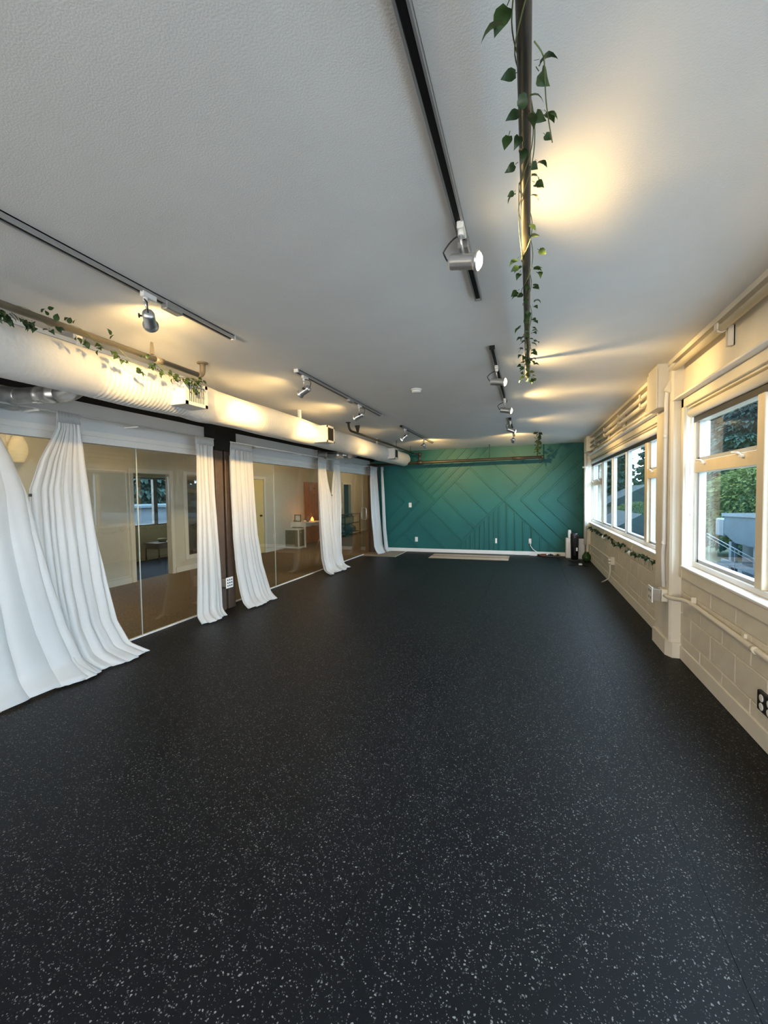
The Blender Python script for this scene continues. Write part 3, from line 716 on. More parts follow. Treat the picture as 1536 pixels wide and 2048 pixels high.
# unseen lamps added behind the viewer to brighten the room
spotlight('added unseen spotlight behind the viewer on the right track', RX, -.5, (.9, -.4, -.2))
spotlight('added unseen spotlight behind the viewer on the left track', LX, -.4, (-.8, -.5, -.2))
sd = thing('smoke_detector', 'round white smoke detector on the ceiling', 'detector', (-1.146, 4.45, H))
obj('base', MB().lathe((-1.146, 4.45, H), (0, 0, -1), [(0, .058), (.012, .058)], 24), M_plate, sd)
obj('cover', MB().lathe((-1.146, 4.45, H-.012), (0, 0, -1), [(0, .052), (.018, .050), (.026, .040), (.027, .0001)], 24), M_plate, sd)

# ================================================================== ivy
def leaf_mesh(name, m, L=.055, W=.042, bend=.012):
    bm = bmesh.new()
    prof = [(0, .0), (.10, .30), (.28, .50), (.48, .47), (.72, .28), (.9, .10), (1, 0)]
    mid = [bm.verts.new((0, t*L, -bend*(t*2-1)**2 + (.0))) for t, w in prof]
    lf = [bm.verts.new((-w*W, t*L-(.10*L if 0 < t < .15 else 0), .18*w*W - bend*(t*2-1)**2)) if w else mid[i] for i, (t, w) in enumerate(prof)]
    rt = [bm.verts.new((w*W, t*L-(.10*L if 0 < t < .15 else 0), .18*w*W - bend*(t*2-1)**2)) if w else mid[i] for i, (t, w) in enumerate(prof)]
    for i in range(len(prof)-1):
        for s in (lf, rt):
            vs = []
            for v in (mid[i], mid[i+1], s[i+1], s[i]):
                if v not in vs: vs.append(v)
            if len(vs) >= 3:
                f = bm.faces.new(vs); f.smooth = True
    # leaf stalk
    a = [bm.verts.new((dx_, -.25*L, .002)) for dx_ in (-.0012, .0012)]
    b = [bm.verts.new((dx_, 0.002, 0)) for dx_ in (-.0012, .0012)]
    bm.faces.new((a[0], a[1], b[1], b[0]))
    bmesh.ops.recalc_face_normals(bm, faces=bm.faces)
    me = bpy.data.meshes.new(name); bm.to_mesh(me); bm.free(); me.materials.append(m); return me
LEAVES = [leaf_mesh('leaf', M_leaf), leaf_mesh('leaf', M_leaf2, .05, .036, .016), leaf_mesh('leaf', M_leaf, .045, .036, .005)]
def put_leaf(t, p, d, scale=1.0, k=None, rnd=random):
    """leaf at p with its tip along d"""
    me = LEAVES[k if k is not None else rnd.randrange(3)]
    o = bpy.data.objects.new('leaf', me); COL.objects.link(o); o.parent = t
    d = Vector(d).normalized(); q = d.to_track_quat('Y', 'Z')
    o.rotation_euler = (q.to_matrix() @ Matrix.Rotation(rnd.uniform(-1.1, 1.1), 3, 'Y')).to_euler()
    o.location = Vector(p) - wl(t); o.scale = (scale,)*3
    return o
def smooth(p):
    p = [Vector(v) for v in p]
    if len(p) > 20: return p
    out = []
    for i in range(len(p)-1):
        a, b, c, d = p[max(i-1, 0)], p[i], p[i+1], p[min(i+2, len(p)-1)]
        for k in range(4):
            t = k/4; out.append(.5*((2*b)+(c-a)*t+(2*a-5*b+4*c-d)*t*t+(3*b-a-3*c+d)*t**3))
    return out+[p[-1]]
def ivy(label, stems, leaves, seed, loc):
    rnd = random.Random(seed)
    t = thing('ivy_garland', label, 'garland', loc)
    for s in stems: obj('stem', MB().tube(smooth(s), .0016, 5), M_stem, t)
    for lf in leaves: put_leaf(t, *lf, rnd=rnd)
    return t
def wind(x, z, y0, y1, r, turns, n=60, ph=0.0):
    return [(x+r*math.sin(ph+2*PI*turns*i/n), y0+(y1-y0)*i/n, z+r*math.cos(ph+2*PI*turns*i/n)) for i in range(n+1)]
# overhead pipe (y positions of the leaf tufts seen from below)
rnd = random.Random(5); lv = []
def tuft(y, side, n, spread=.02, zc=2.432, s=1.0, reach=.03):
    for _ in range(n):
        sx = side if side else rnd.choice((-1, 1, 0))
        p = (px0 + sx*(.016+rnd.uniform(0, reach)) + rnd.uniform(-.006, .006), y+rnd.uniform(-spread, spread), zc+rnd.uniform(-.012, .012))
        lv.append((p, (sx*rnd.uniform(.3, 1), rnd.uniform(-.2, 1), rnd.uniform(-.5, .1)), s*rnd.uniform(.6, .85)))
tuft(.91, -1, 2, .02, s=1.2); tuft(1.075, -1, 1, .01, s=1.1); tuft(1.075, 1, 2, .02); tuft(1.12, 0, 2, .02, zc=2.428, reach=.0, s=1.15); tuft(1.17, 0, 2, .02, zc=2.428, reach=0)
tuft(1.20, 1, 3, .02, s=.9, reach=.06); tuft(1.24, -1, 1, .01, s=1.2); tuft(1.25, 0, 2, .02, reach=0); tuft(1.25, 1, 1, .01, s=.8)
tuft(1.36, -1, 1, .01, reach=.02); tuft(1.36, 1, 2, .015, s=.9, reach=.02); tuft(1.42, 0, 2, .02, reach=.01); tuft(1.47, -1, 2, .02, s=.8); tuft(1.47, 1, 2, .02, s=.8)
tuft(1.65, 1, 1, .01, reach=.01); tuft(1.74, 0, 1, .01, reach=.01); tuft(1.85, 0, 2, .02)
tuft(1.96, -1, 3, .03, s=1.1); tuft(2.0, 1, 3, .04, s=1.1); tuft(2.1, 0, 4, .04); tuft(2.2, -1, 3, .03, s=1.1); tuft(2.3, 0, 4, .05)
for y in (2.42, 2.52, 2.6, 2.68, 2.78, 2.9, 3.02, 3.12, 3.25, 3.36, 3.5, 3.62, 3.7, 3.76): tuft(y, 0, 4, .05, s=1.05, reach=.03)
tuft(3.8, 0, 7, .03, zc=2.41, s=1.1)
st = [wind(px0, 2.45, .7, 3.8, .021, 7, 120), wind(px0, 2.448, .7, 3.8, .025, 5, 120, 2.0),
      [(px0+.02, 1.02, 2.45), (px0+.04, 1.05, 2.44), (px0+.045, 1.1, 2.43), (px0+.05, 1.16, 2.43), (px0+.06, 1.22, 2.42), (px0+.07, 1.28, 2.42)],
      [(px0-.02, 1.45, 2.45), (px0-.024, 1.6, 2.42), (px0-.02, 1.75, 2.42), (px0-.015, 1.9, 2.44)]]
ivy('green ivy wound along the dark overhead pipe near the bright spotlight', st, lv, 1, (px0, 2.3, 2.43))
# left pipe over the duct
rnd = random.Random(9); lv = []
def ltuft(y, z, n, spread=.05, dx_=0.0, s=1.0, up=0):
    for _ in range(int(n*1.6+.5)):
        p = (lx+.02+dx_+rnd.uniform(-.02, .03), y+rnd.uniform(-spread, spread), z+rnd.uniform(-.02, .02))
        lv.append((p, (rnd.uniform(0, .8), rnd.uniform(-.5, .6), rnd.uniform(-1, -.2) if not up else rnd.uniform(.3, 1)), s*rnd.uniform(.6, .95)))
for y in (1.30, 1.38, 1.45, 1.50, 1.56, 1.62): ltuft(y, 2.43, 4, .05, s=1.15)
for y, z, n, up in ((1.64, 2.52, 1, 1), (1.74, 2.46, 2, 0), (1.80, 2.52, 1, 1), (1.72, 2.50, 2, 1), (1.86, 2.44, 3, 0), (1.95, 2.42, 3, 0), (2.05, 2.51, 1, 1), (2.08, 2.42, 3, 0), (2.16, 2.39, 2, 0), (2.26, 2.36, 3, 0), (2.33, 2.47, 1, 1), (2.36, 2.42, 5, 0), (2.44, 2.40, 4, 0), (2.52, 2.42, 3, 0), (2.58, 2.40, 5, 0), (2.66, 2.40, 4, 0), (2.74, 2.42, 4, 0), (2.80, 2.40, 6, 0), (2.78, 2.34, 5, 0), (2.84, 2.45, 3, 0)):
    ltuft(y, z, n, .03, up=up, s=.95)
st = [wind(lx, lz, 1.0, 2.1, .024, 4, 60),
      [(lx+.03, 2.10, 2.46), (lx+.04, 2.15, 2.42), (lx+.05, 2.22, 2.385), (lx+.05, 2.30, 2.38), (lx+.04, 2.36, 2.40), (lx+.02, 2.42, 2.455), (lx+.02, 2.5, 2.43), (lx+.03, 2.6, 2.40), (lx+.03, 2.7, 2.42), (lx+.02, 2.8, 2.43), (lx+.01, 2.85, 2.45)],
      [(lx+.03, 2.42, 2.44), (lx+.05, 2.5, 2.39), (lx+.05, 2.56, 2.38), (lx+.04, 2.66, 2.41)], [(lx+.03, 2.74, 2.44), (lx+.05, 2.78, 2.38), (lx+.06, 2.80, 2.33)]]
ivy('ivy trailing from the grey pipe over the white duct', st, lv, 2, (lx, 2.2, 2.4))
# far drop
rnd = random.Random(4); lv = []
for i in range(60):
    f = i/60; y = 9.85-f*1.75; z = 2.42+f*.15
    p = (.185-.02*f+rnd.uniform(-.06, .06)*(1.1-f*.6), y+rnd.uniform(-.05, .05), z+rnd.uniform(-.09, .05)*(1.1-f*.5))
    lv.append((p, (rnd.uniform(-1, 1), rnd.uniform(-1, .3), rnd.uniform(-1, .4)), rnd.uniform(1.0, 1.5)))
st = [[(.19, 9.92, 2.32), (.19, 9.88, 2.42), (.18, 9.4, 2.47), (.17, 8.7, 2.53), (.16, 8.05, 2.585)]]
ivy('bushy ivy garland hanging over the end of the far crossing pipe', st, lv, 3, (.18, 9, 2.45))
# sill garland
rnd = random.Random(8); lv = []; pts = []
n = 60
for i in range(n+1):
    y = 4.86 + (9.75-4.86)*i/n
    z = .735 + .016*math.sin(y*5.2) + (.02 if y > 9.5 else 0)
    pts.append((1.226+.006*math.sin(y*9), y, z))
for i in range(105):
    y = 4.86 + (9.72-4.86)*rnd.random()
    z = .73 + .016*math.sin(y*5.2)
    lv.append(((1.222+rnd.uniform(-.02, .004), y, z+rnd.uniform(-.01, .015)), (rnd.uniform(-.7, -.1), rnd.uniform(-.8, .8), rnd.uniform(-1, .6)), rnd.uniform(.9, 1.3), 1))
ivy('thin ivy garland strung under the far window sill', [pts]+[[(1.222, y, .735), (1.218, y+.01, .68), (1.220, y+.015, .645)] for y in (5.0, 5.15, 5.3, 5.6, 6.2, 6.9, 7.5, 8.2, 8.9)], lv, 4, (1.22, 7.3, .73))
for lab, y in (('white cord ball hung in the sill garland toward the far end', 7.95), ('white cord ball hung in the sill garland nearer the pillar', 5.95)):
    g = thing('cord_ball', lab, 'ornament', (1.2, y, .70))
    obj('ball', MB().lathe((1.205, y, .735), (0, 0, -1), [(0, .004), (.012, .026), (.035, .036), (.06, .026), (.07, .004)], 14), M_plate, g)
    obj('cord', MB().tube([(1.205, y, .73), (1.215, y, .76), (1.226, y, .80)], .0025, 5), M_plate, g)

# ================================================================== far wall fittings
def plate(name, label, x, z, slots, y=D):
    t = thing(name, label, 'outlet' if slots else 'switch', (x, y, z))
    pl = obj('cover_plate', MB().box(x-.037, x+.037, y-.008, y, z-.060, z+.060, .002), M_plate, t)
    if slots:
        for dz_ in (-.024, .024):
            obj('socket', MB().box(x-.016, x+.016, y-.0105, y-.008, z+dz_-.014, z+dz_+.014, .002), M_white, pl)
    else:
        obj('rocker', MB().box(x-.015, x+.015, y-.012, y-.008, z-.03, z+.03, .002), M_white, pl)
plate('light_switch', 'white light switch high on the left of the teal wall', -2.898, 1.205, 0)
plate('wall_outlet', 'white outlet low at the left of the teal wall', -2.741, .32, 1)
plate('wall_outlet', 'white outlet low in the middle of the teal wall', -.762, .325, 1)
plate('wall_outlet', 'white outlet with a grey cord, low at the right of the teal wall', .039, .332, 1)
pc = thing('power_lead', 'pale cord hanging from the right outlet to the tangle on the floor', 'cord', (.1, 10.4, .1))
obj('cable', MB().tube([(.039, D-.02, .30), (.045, D-.03, .22), (.10, D-.03, .14), (.18, D-.05, .09), (.22, D-.10, .03), (.16, D-.12, .008), (.02, D-.10, .006)], .007, 8), M_plate, pc)
obj('plug', MB().box(.022, .056, D-.04, D-.010, .292, .33, .004), M_plate, pc)
# yoga mat
ym = thing('floor_mat', 'tan mat lying on the floor before the teal wall', 'mat', (-1.3, 9.85, 0))
obj('sheet', MB().box(-2.20, -.42, 9.49, 10.18, .001, .010, .003), M_matw, ym)
obj('border_stripe', MB().box(-2.20, -.42, 9.80, 9.87, .010, .0108), mat('brown_stripe', (.20, .12, .07), .8), ym)
# tangle of power strips
def coil(c, r, n, turns, rr, wob, rnd):
    return [(c[0]+r*(1+wob*rnd.uniform(-1, 1))*math.cos(2*PI*turns*i/n), c[1]+r*.8*(1+wob*rnd.uniform(-1, 1))*math.sin(2*PI*turns*i/n), max(rr, c[2]+rr+.03*i/n+rnd.uniform(0, .01))) for i in range(n+1)]
rnd = random.Random(2)
tg = thing('cable_tangle', 'tangle of dark cables heaped by the baseboard', 'cables', (.42, 10.38, 0))
obj('cable', MB().tube(coil((.28, 10.38, 0), .07, 40, 4, .007, .25, rnd), .007, 6), M_blackplastic, tg)
obj('cable', MB().tube(coil((.45, 10.36, 0), .09, 50, 5, .008, .25, rnd), .008, 6), M_blackplastic, tg)
obj('cable', MB().tube(coil((.34, 10.34, .01), .10, 30, 2.4, .005, .3, rnd), .005, 6), mat('copper_cable', (.35, .12, .05), .4), tg)
obj('cable', MB().tube(coil((.60, 10.36, .01), .08, 40, 4, .007, .2, rnd), .006, 6), mat('yellow_cable', (.55, .42, .12), .4), tg)
ps = thing('power_strip', 'black power strip with round plugs beside the cable tangle', 'power strip', (.5, 10.3, 0))
obj('body', MB().box(.36, .66, 10.22, 10.28, .004, .045, .006), M_blackplastic, ps)
for i in range(4): obj('plug', MB().lathe((.40+.075*i, 10.25, .045), (0, 0, 1), [(0, .02), (.03, .02), (.034, .012)], 10), M_blackplastic if i % 2 else M_plate, ps)
# tower fan, white boxes, plant
tf = thing('tower_heater', 'black tower heater standing in the far right corner', 'heater', (.935, 9.85, 0))
obj('base', MB().lathe((.935, 9.85, 0), (0, 0, 1), [(0, .13), (.012, .13), (.022, .10), (.03, .07)], 24), M_blackplastic, tf)
obj('body', MB().lathe((.935, 9.85, .03), (0, 0, 1), [(0, .072), (.40, .082), (.53, .082), (.56, .076), (.57, .05)], 24), M_blackplastic, tf)
obj('grille', MB().box(.915, .955, 9.765, 9.772, .12, .50, .004), M_black, tf)
obj('collar', MB().lathe((.935, 9.85, .535), (0, 0, 1), [(0, .084), (.012, .084)], 24), M_pipe2, tf)
obj('label_sticker', MB().box(.955, .99, 9.772, 9.782, .22, .29), M_plate, tf)
wp = thing('white_speaker', 'white box speaker standing left of the black tower heater', 'speaker', (.84, 10.25, 0))
obj('body', MB().box(.79, .93, 10.18, 10.36, 0, .45, .012), M_plate, wp)
obj('upper_unit', MB().box(.835, .90, 10.20, 10.30, .452, .63, .01), M_plate, wp)
wp2 = thing('air_purifier', 'white air purifier standing right of the black tower heater', 'purifier', (1.09, 10.16, 0))
obj('body', MB().box(1.005, 1.165, 10.06, 10.26, 0, .455, .02), M_plate, wp2)
obj('top_panel', MB().box(1.02, 1.15, 10.075, 10.245, .455, .475, .004), M_blackplastic, wp2)
obj('label_sticker', MB().box(1.012, 1.045, 10.052, 10.06, .20, .28), M_white, wp2)
gb = thing('glass_vase', 'round green glass vase on the floor in the far right corner', 'vase', (1.17, 9.82, 0))
obj('bowl', MB().lathe((1.165, 9.80, 0), (0, 0, 1), [(0, .04), (.012, .06), (.06, .088), (.11, .088), (.16, .062), (.19, .04), (.20, .044)], 20), M_greenglass, gb)
ad = thing('power_adapter', 'white adapter with black cord on the floor by the heater', 'adapter', (1.0, 9.25, 0))
obj('body', MB().box(.955, 1.02, 9.22, 9.28, .003, .032, .006), M_plate, ad)
obj('cord', MB().tube([(.96, 9.25, .012), (.88, 9.20, .006), (.80, 9.13, .006), (.75, 9.16, .006), (.78, 9.24, .006), (.86, 9.28, .006)], .006, 6).tube([(1.02, 9.25, .012), (1.10, 9.22, .006), (1.14, 9.15, .006), (1.08, 9.10, .006), (1.0, 9.14, .006)], .006, 6), M_blackplastic, ad)

# ================================================================== LOBBY
LW = -6.55
wl_ = struct('wall_lobby', 'cream lobby wall with doors, beyond the glass', (LW, 7, 0))
obj('panel', MB().box(LW-.10, LW, YN, 5.535, 0, H).box(LW-.10, LW, 5.535, 6.33, 1.92, H).box(LW-.10, LW, 6.33, 8.62, 0, H).box(LW-.10, LW, 8.62, 9.37, 1.92, H).box(LW-.10, LW, 9.37, 14.37, 0, H).box(LW-.10, LW, 14.37, 15.06, 1.9, H).box(LW-.10, LW, 15.06, 17.2, 0, H), M_lobbywall, wl_)
obj('end_panel', MB().box(LW-.1, -3.9, 17.1, 17.2, 0, H).box(-3.99, -3.89, D+.02, 17.1, 0, H).box(LW-.1, -4.0, YN-.1, YN, 0, H), M_lobbywall, wl_)
smesh('baseboard_lobby', MB().box(LW, LW+.015, YN, 5.44, 0, .10).box(LW, LW+.015, 6.42, 8.55, 0, .10).box(LW, LW+.015, 9.42, 11.4, 0, .10).box(LW, LW+.015, 12.4, 14.3, 0, .10).box(LW, LW+.015, 15.1, 17.1, 0, .10), M_white, 'white baseboard along the lobby wall')
def casing(name, label, y0, y1, top, w=.075):
    smesh(name, MB().box(LW, LW+.02, y0-w, y0, 0, top+w, .003).box(LW, LW+.02, y1, y1+w, 0, top+w, .003).box(LW, LW+.02, y0, y1, top, top+w, .003), M_white, label)
casing('trim_7', 'white casing of the open lobby doorway', 5.535, 6.33, 1.92)
casing('trim_8', 'white casing of the yellow lobby door', 8.62, 9.37, 1.92)
smesh('trim_9', MB().box(LW, LW+.012, 4.5, 5.40, .115, .135).box(LW, LW+.012, 4.5, 5.40, 1.93, 1.95).box(LW, LW+.012, 5.40, 5.42, .115, 1.95).box(LW, LW+.012, 4.48, 4.50, .115, 1.95), M_white, 'white panel moulding left of the lobby doorway')
# tall framed mirror
mr = thing('wall_mirror', 'tall white framed mirror right of the lobby doorway', 'mirror', (LW, 7.2, 1.1))
obj('frame', MB().box(LW, LW+.03, 6.66, 6.745, .22, 2.0, .004).box(LW, LW+.03, 7.55, 7.63, .22, 2.0, .004).box(LW, LW+.03, 6.745, 7.55, .22, .31, .004).box(LW, LW+.03, 6.745, 7.55, 1.93, 2.0, .004), M_white, mr)
obj('glass', MB().box(LW+.002, LW+.010, 6.745, 7.55, .31, 1.93), mat('mirror_glass', (.35, .36, .36), .08, metal=.9), mr)
pp = thing('potted_plant', 'broad leaved plant standing before the tall mirror', 'plant', (-6.25, 7.15, 0))
obj('pot', MB().lathe((-6.25, 7.15, 0), (0, 0, 1), [(0, .09), (.22, .12), (.23, .12), (.22, .10)], 18), M_plate, pp)
obj('stem', MB().tube([(-6.25, 7.15, .2), (-6.26, 7.10, .5), (-6.25, 7.02, .75)], .008, 6).tube([(-6.25, 7.15, .2), (-6.22, 7.2, .55), (-6.2, 7.3, .85)], .008, 6), M_stem, pp)
big = leaf_mesh('leaf', mat('plant_leaf_green', (.05, .14, .03), .4, trans=.3), .22, .19, .03)
for p, d, s in (((-6.25, 7.02, .75), (.3, -.9, .1), 1), ((-6.22, 7.05, .80), (.5, -.4, .6), .9), ((-6.2, 7.3, .85), (.4, .8, .2), 1), ((-6.24, 7.05, .70), (.4, -.5, -.7), .9), ((-6.2, 7.28, .8), (.6, -.1, .3), .9)):
    o = bpy.data.objects.new('leaf', big); COL.objects.link(o); o.parent = pp; o.location = Vector(p)-wl(pp); o.scale = (s,)*3
    o.rotation_euler = Vector(d).normalized().to_track_quat('Y', 'Z').to_euler()
# room beyond doorway
rb = struct('wall_side_room', 'walls of the dim room beyond the lobby doorway', (-8.6, 7, 0))
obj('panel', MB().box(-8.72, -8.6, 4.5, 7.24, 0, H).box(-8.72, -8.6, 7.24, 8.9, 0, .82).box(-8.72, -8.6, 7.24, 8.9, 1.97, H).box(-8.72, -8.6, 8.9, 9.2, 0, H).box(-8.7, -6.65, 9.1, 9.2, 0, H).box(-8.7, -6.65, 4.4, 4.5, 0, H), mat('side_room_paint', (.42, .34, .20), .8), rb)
W4 = struct('window_4', 'dark framed window of the side room', (-8.65, 8, 1.4))
obj('window_frame', MB().box(-8.69, -8.62, 7.24, 7.29, .82, 1.97).box(-8.69, -8.62, 7.84, 7.95, .82, 1.97).box(-8.69, -8.62, 8.5, 8.6, .82, 1.97).box(-8.69, -8.62, 8.85, 8.9, .82, 1.97).box(-8.69, -8.62, 7.24, 8.9, .82, .85).box(-8.69, -8.60, 7.24, 8.9, 1.93, 1.97), M_brown, W4)
for a, b in ((7.29, 7.84), (7.95, 8.5), (8.6, 8.85)): obj('pane', MB().box(-8.66, -8.655, a, b, .85, 1.93), M_glass, W4)
sb = thing('side_table', 'small dark table in the dim side room', 'table', (-8.2, 7.75, 0))
obj('table_top', MB().box(-8.45, -8.0, 7.35, 8.1, .40, .44, .01), M_brown, sb)
obj('drawer_box', MB().box(-8.42, -8.03, 7.40, 8.05, .30, .40), M_brown, sb)
for a in (-8.42, -8.03):
    for b in (7.40, 8.05): obj('leg', MB().tube([(a, b, 0), (a, b, .31)], .018, 8), M_brown, sb)
bk = thing('basket', 'round basket standing on the small dark table', 'basket', (-8.2, 7.7, .44))
obj('body', MB().lathe((-8.2, 7.66, .44), (0, 0, 1), [(0, .07), (.05, .10), (.08, .10), (.07, .09)], 16), M_wicker, bk)
jr = thing('jar', 'tall brown jar on the small dark table', 'jar', (-8.2, 7.95, .44))
obj('body', MB().lathe((-8.2, 7.95, .44), (0, 0, 1), [(0, .05), (.02, .06), (.16, .06), (.19, .035), (.22, .035)], 14), M_brown, jr)
# yellow door, ajar; warm light of the lampless closet is painted in
rc = struct('wall_closet', 'closet walls behind the yellow door, warm light painted into their colour', (-7, 9, 0))
obj('panel', MB().box(-7.9, -7.8, 9.2, 10.6, 0, H).box(-7.9, -6.65, 10.5, 10.6, 0, H), M_gold, rc)
D2 = struct('door_2', 'yellow door standing ajar at the lobby wall, warm light painted into its colour', (LW, 9, 0))
obj('leaf', MB().box(LW-.045, LW-.005, 8.625, 9.365, .01, 1.915, .004), M_gold, D2)
obj('knob', MB().lathe((LW-.005, 9.21, .985), (1, 0, 0), [(0, .025), (.01, .025), (.012, .012), (.03, .012), (.035, .026), (.05, .026), (.06, .012)], 12), M_black, D2)
for z0, z1 in ((.15, .85), (1.05, 1.80)): obj('raised_panel', MB().box(LW-.006, LW+.002, 8.72, 9.10, z0, z1, .004), M_gold, D2)
D3 = struct('door_3', 'orange brown wooden door behind the lobby desk', (LW, 11.9, 0))
for i in range(6): obj('plank', MB().box(LW, LW+.03, 11.45+i*.15, 11.45+i*.15+.147, .01, 1.914, .003), M_orange, D3)
obj('lock', MB().lathe((LW+.03, 12.05, 1.72), (1, 0, 0), [(0, .02), (.02, .02)], 10).lathe((LW+.03, 12.05, 1.52), (1, 0, 0), [(0, .02), (.02, .02)], 10), M_black, D3)
D4 = struct('door_4', 'dark open doorway at the end of the lobby', (LW, 14.7, 0))
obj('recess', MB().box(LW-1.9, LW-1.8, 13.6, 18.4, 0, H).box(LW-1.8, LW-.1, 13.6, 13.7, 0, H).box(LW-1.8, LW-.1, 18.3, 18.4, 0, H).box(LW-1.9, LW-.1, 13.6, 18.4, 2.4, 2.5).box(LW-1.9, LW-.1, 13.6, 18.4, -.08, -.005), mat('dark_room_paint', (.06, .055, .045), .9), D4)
obj('jamb', MB().box(LW, LW+.02, 14.30, 14.37, 0, 1.97).box(LW, LW+.02, 15.06, 15.13, 0, 1.97).box(LW, LW+.02, 14.37, 15.06, 1.9, 1.97), M_white, D4)
# cabinet, desk, chair
cb = thing('storage_cabinet', 'low white cabinet with woven front beside the lobby desk', 'cabinet', (-6.32, 10.45, 0))
obj('body', MB().box(-6.545, -6.09, 10.31, 10.62, 0, .555, .003), M_white, cb)
obj('woven_panel', MB().box(-6.515, -6.12, 10.296, 10.31, .06, .525, .003), M_wicker, cb)
obj('woven_side', MB().box(-6.09, -6.082, 10.34, 10.60, .06, .525), M_wicker, cb)
obj('knob', MB().lathe((-6.09, 10.40, .46), (1, 0, 0), [(0, .008), (.02, .014), (.026, .010)], 8), M_plate, cb)
dk = thing('desk', 'white desk against the lobby wall', 'desk', (-6.1, 10.9, 0))
obj('top', MB().box(-6.545, -5.78, 10.63, 11.35, .71, .735, .003), M_white, dk)
obj('drawer', MB().box(-6.545, -6.05, 10.64, 10.98, .59, .71, .003), M_white, dk)
obj('drawer', MB().box(-6.545, -5.80, 11.0, 11.34, .61, .71, .003), M_white, dk)
for a, b in ((-6.08, 10.65), (-6.52, 10.65), (-5.81, 11.32), (-6.52, 11.32)): obj('leg', MB().box(a-.02, a+.02, b-.015, b+.015, 0, .60), M_white, dk)
pf = thing('picture_frame', 'black framed picture leaning on the lobby desk', 'picture', (-6.35, 10.72, .735))
obj('frame', MB().box(-6.46, -6.25, 10.72, 10.735, .737, .757).box(-6.46, -6.25, 10.72, 10.735, .917, .937).box(-6.46, -6.44, 10.72, 10.735, .737, .937).box(-6.27, -6.25, 10.72, 10.735, .737, .937), M_blackplastic, pf)
obj('print', MB().box(-6.44, -6.27, 10.727, 10.733, .757, .917), M_plate, pf)
bw = thing('bowl', 'small pale bowl before the framed picture', 'bowl', (-6.42, 10.68, .735))
obj('body', MB().lathe((-6.42, 10.68, .736), (0, 0, 1), [(0, .02), (.01, .035), (.03, .05), (.045, .052), (.04, .046)], 14), M_greenbin, bw)
sp_ = thing('succulent', 'tiny potted succulent on the lobby desk', 'plant', (-6.15, 10.75, .735))
obj('pot', MB().lathe((-6.15, 10.75, .736), (0, 0, 1), [(0, .022), (.05, .03), (.045, .025)], 12), M_plate, sp_)
for k in range(8):
    o = bpy.data.objects.new('leaf', LEAVES[2]); COL.objects.link(o); o.parent = sp_; o.location = Vector((-6.15, 10.75, .785))-wl(sp_)
    o.rotation_euler = Vector((math.cos(k*.8), math.sin(k*.8), .9)).normalized().to_track_quat('Y', 'Z').to_euler(); o.scale = (1.1,)*3
cn = thing('candle', 'dark pillar candle on the lobby desk beside the glowing lamp', 'candle', (-6.04, 10.75, .735))
obj('body', MB().lathe((-6.04, 10.75, .736), (0, 0, 1), [(0, .035), (.14, .035), (.142, .03)], 14), M_greyfab, cn)
sl = thing('salt_lamp', 'glowing orange salt lamp on the lobby desk', 'lamp', (-5.95, 10.85, .735))
obj('base', MB().lathe((-5.95, 10.85, .736), (0, 0, 1), [(0, .05), (.018, .05)], 14), M_woodleg, sl)
obj('crystal', MB().lathe((-5.95, 10.85, .754), (0, 0, 1), [(0, .045), (.03, .05), (.07, .038), (.10, .02), (.115, .004)], 7), M_salt, sl)
L = bpy.data.lights.new('glow', 'POINT'); L.energy = 4.5; L.color = (1, .36, .10); L.shadow_soft_size = .06
lo = bpy.data.objects.new('glow', L); COL.objects.link(lo); lo.parent = sl; lo.location = Vector((-5.95, 10.85, .90))-wl(sl)
hc = thing('desk_chair', 'grey shell chair with pale wooden legs at the lobby desk', 'chair', (-5.54, 10.85, 0))
obj('shell', MB().lathe((-5.54, 10.88, .40), (0, 0, 1), [(0, .10), (.02, .18), (.06, .21), (.10, .22), (.30, .20), (.38, .15), (.385, .14), (.30, .19), (.10, .205), (.06, .19), (.03, .16)], 20), M_greyfab, hc)
for a, b in ((-.16, -.16), (.16, -.16), (-.16, .16), (.16, .16)): obj('leg', MB().tube([(-5.54+a*.5, 10.88+b*.5, .42), (-5.54+a*1.3, 10.88+b*1.3, 0)], [.016, .011], 8), M_woodleg, hc)
# shelf rack
sr = thing('metal_shelf', 'black metal shelf rack at the end of the lobby', 'shelf', (-6.3, 14.3, 0))
for a in (-6.5, -6.16):
    for b in (13.6, 15.0): obj('post', MB().box(a-.012, a+.012, b-.012, b+.012, 0, .80), M_black, sr)
for z in (.12, .45, .78): obj('shelf_board', MB().box(-6.51, -6.15, 13.6, 15.0, z, z+.015), M_pipe2, sr)
def bin_(label, y0, y1, z, h, m):
    t = thing('storage_bin', label, 'bin', (-6.3, y0, z))
    obj('body', MB().box(-6.44, -6.2, y0, y1, z, z+h, .012), m, t); obj('lid', MB().box(-6.45, -6.19, y0-.01, y1+.01, z+h, z+h+.02, .005), m, t)
bin_('sage green bin on the middle shelf of the rack', 13.75, 14.4, .467, .2, M_greenbin)
bin_('white bin on the middle shelf of the rack', 14.55, 14.85, .467, .22, M_plate)
bg_ = thing('exercise_bag', 'black round bag lying on the bottom shelf of the rack', 'bag', (-6.2, 14.1, .135))
obj('body', MB().lathe((-6.2, 14.1, .137), (0, 0, 1), [(0, .12), (.06, .22), (.16, .24), (.25, .17), (.30, .06), (.34, .05)], 16), M_blackplastic, bg_)
ph_ = thing('wall_phone', 'white intercom on the wall left of the dark doorway', 'intercom', (LW, 14.2, 1.1))
obj('body', MB().box(LW, LW+.04, 14.1, 14.22, .98, 1.2, .01), M_plate, ph_)
fe = thing('fire_extinguisher', 'red fire extinguisher hung at the lobby end', 'extinguisher', (-6.3, 16.95, 1.0))
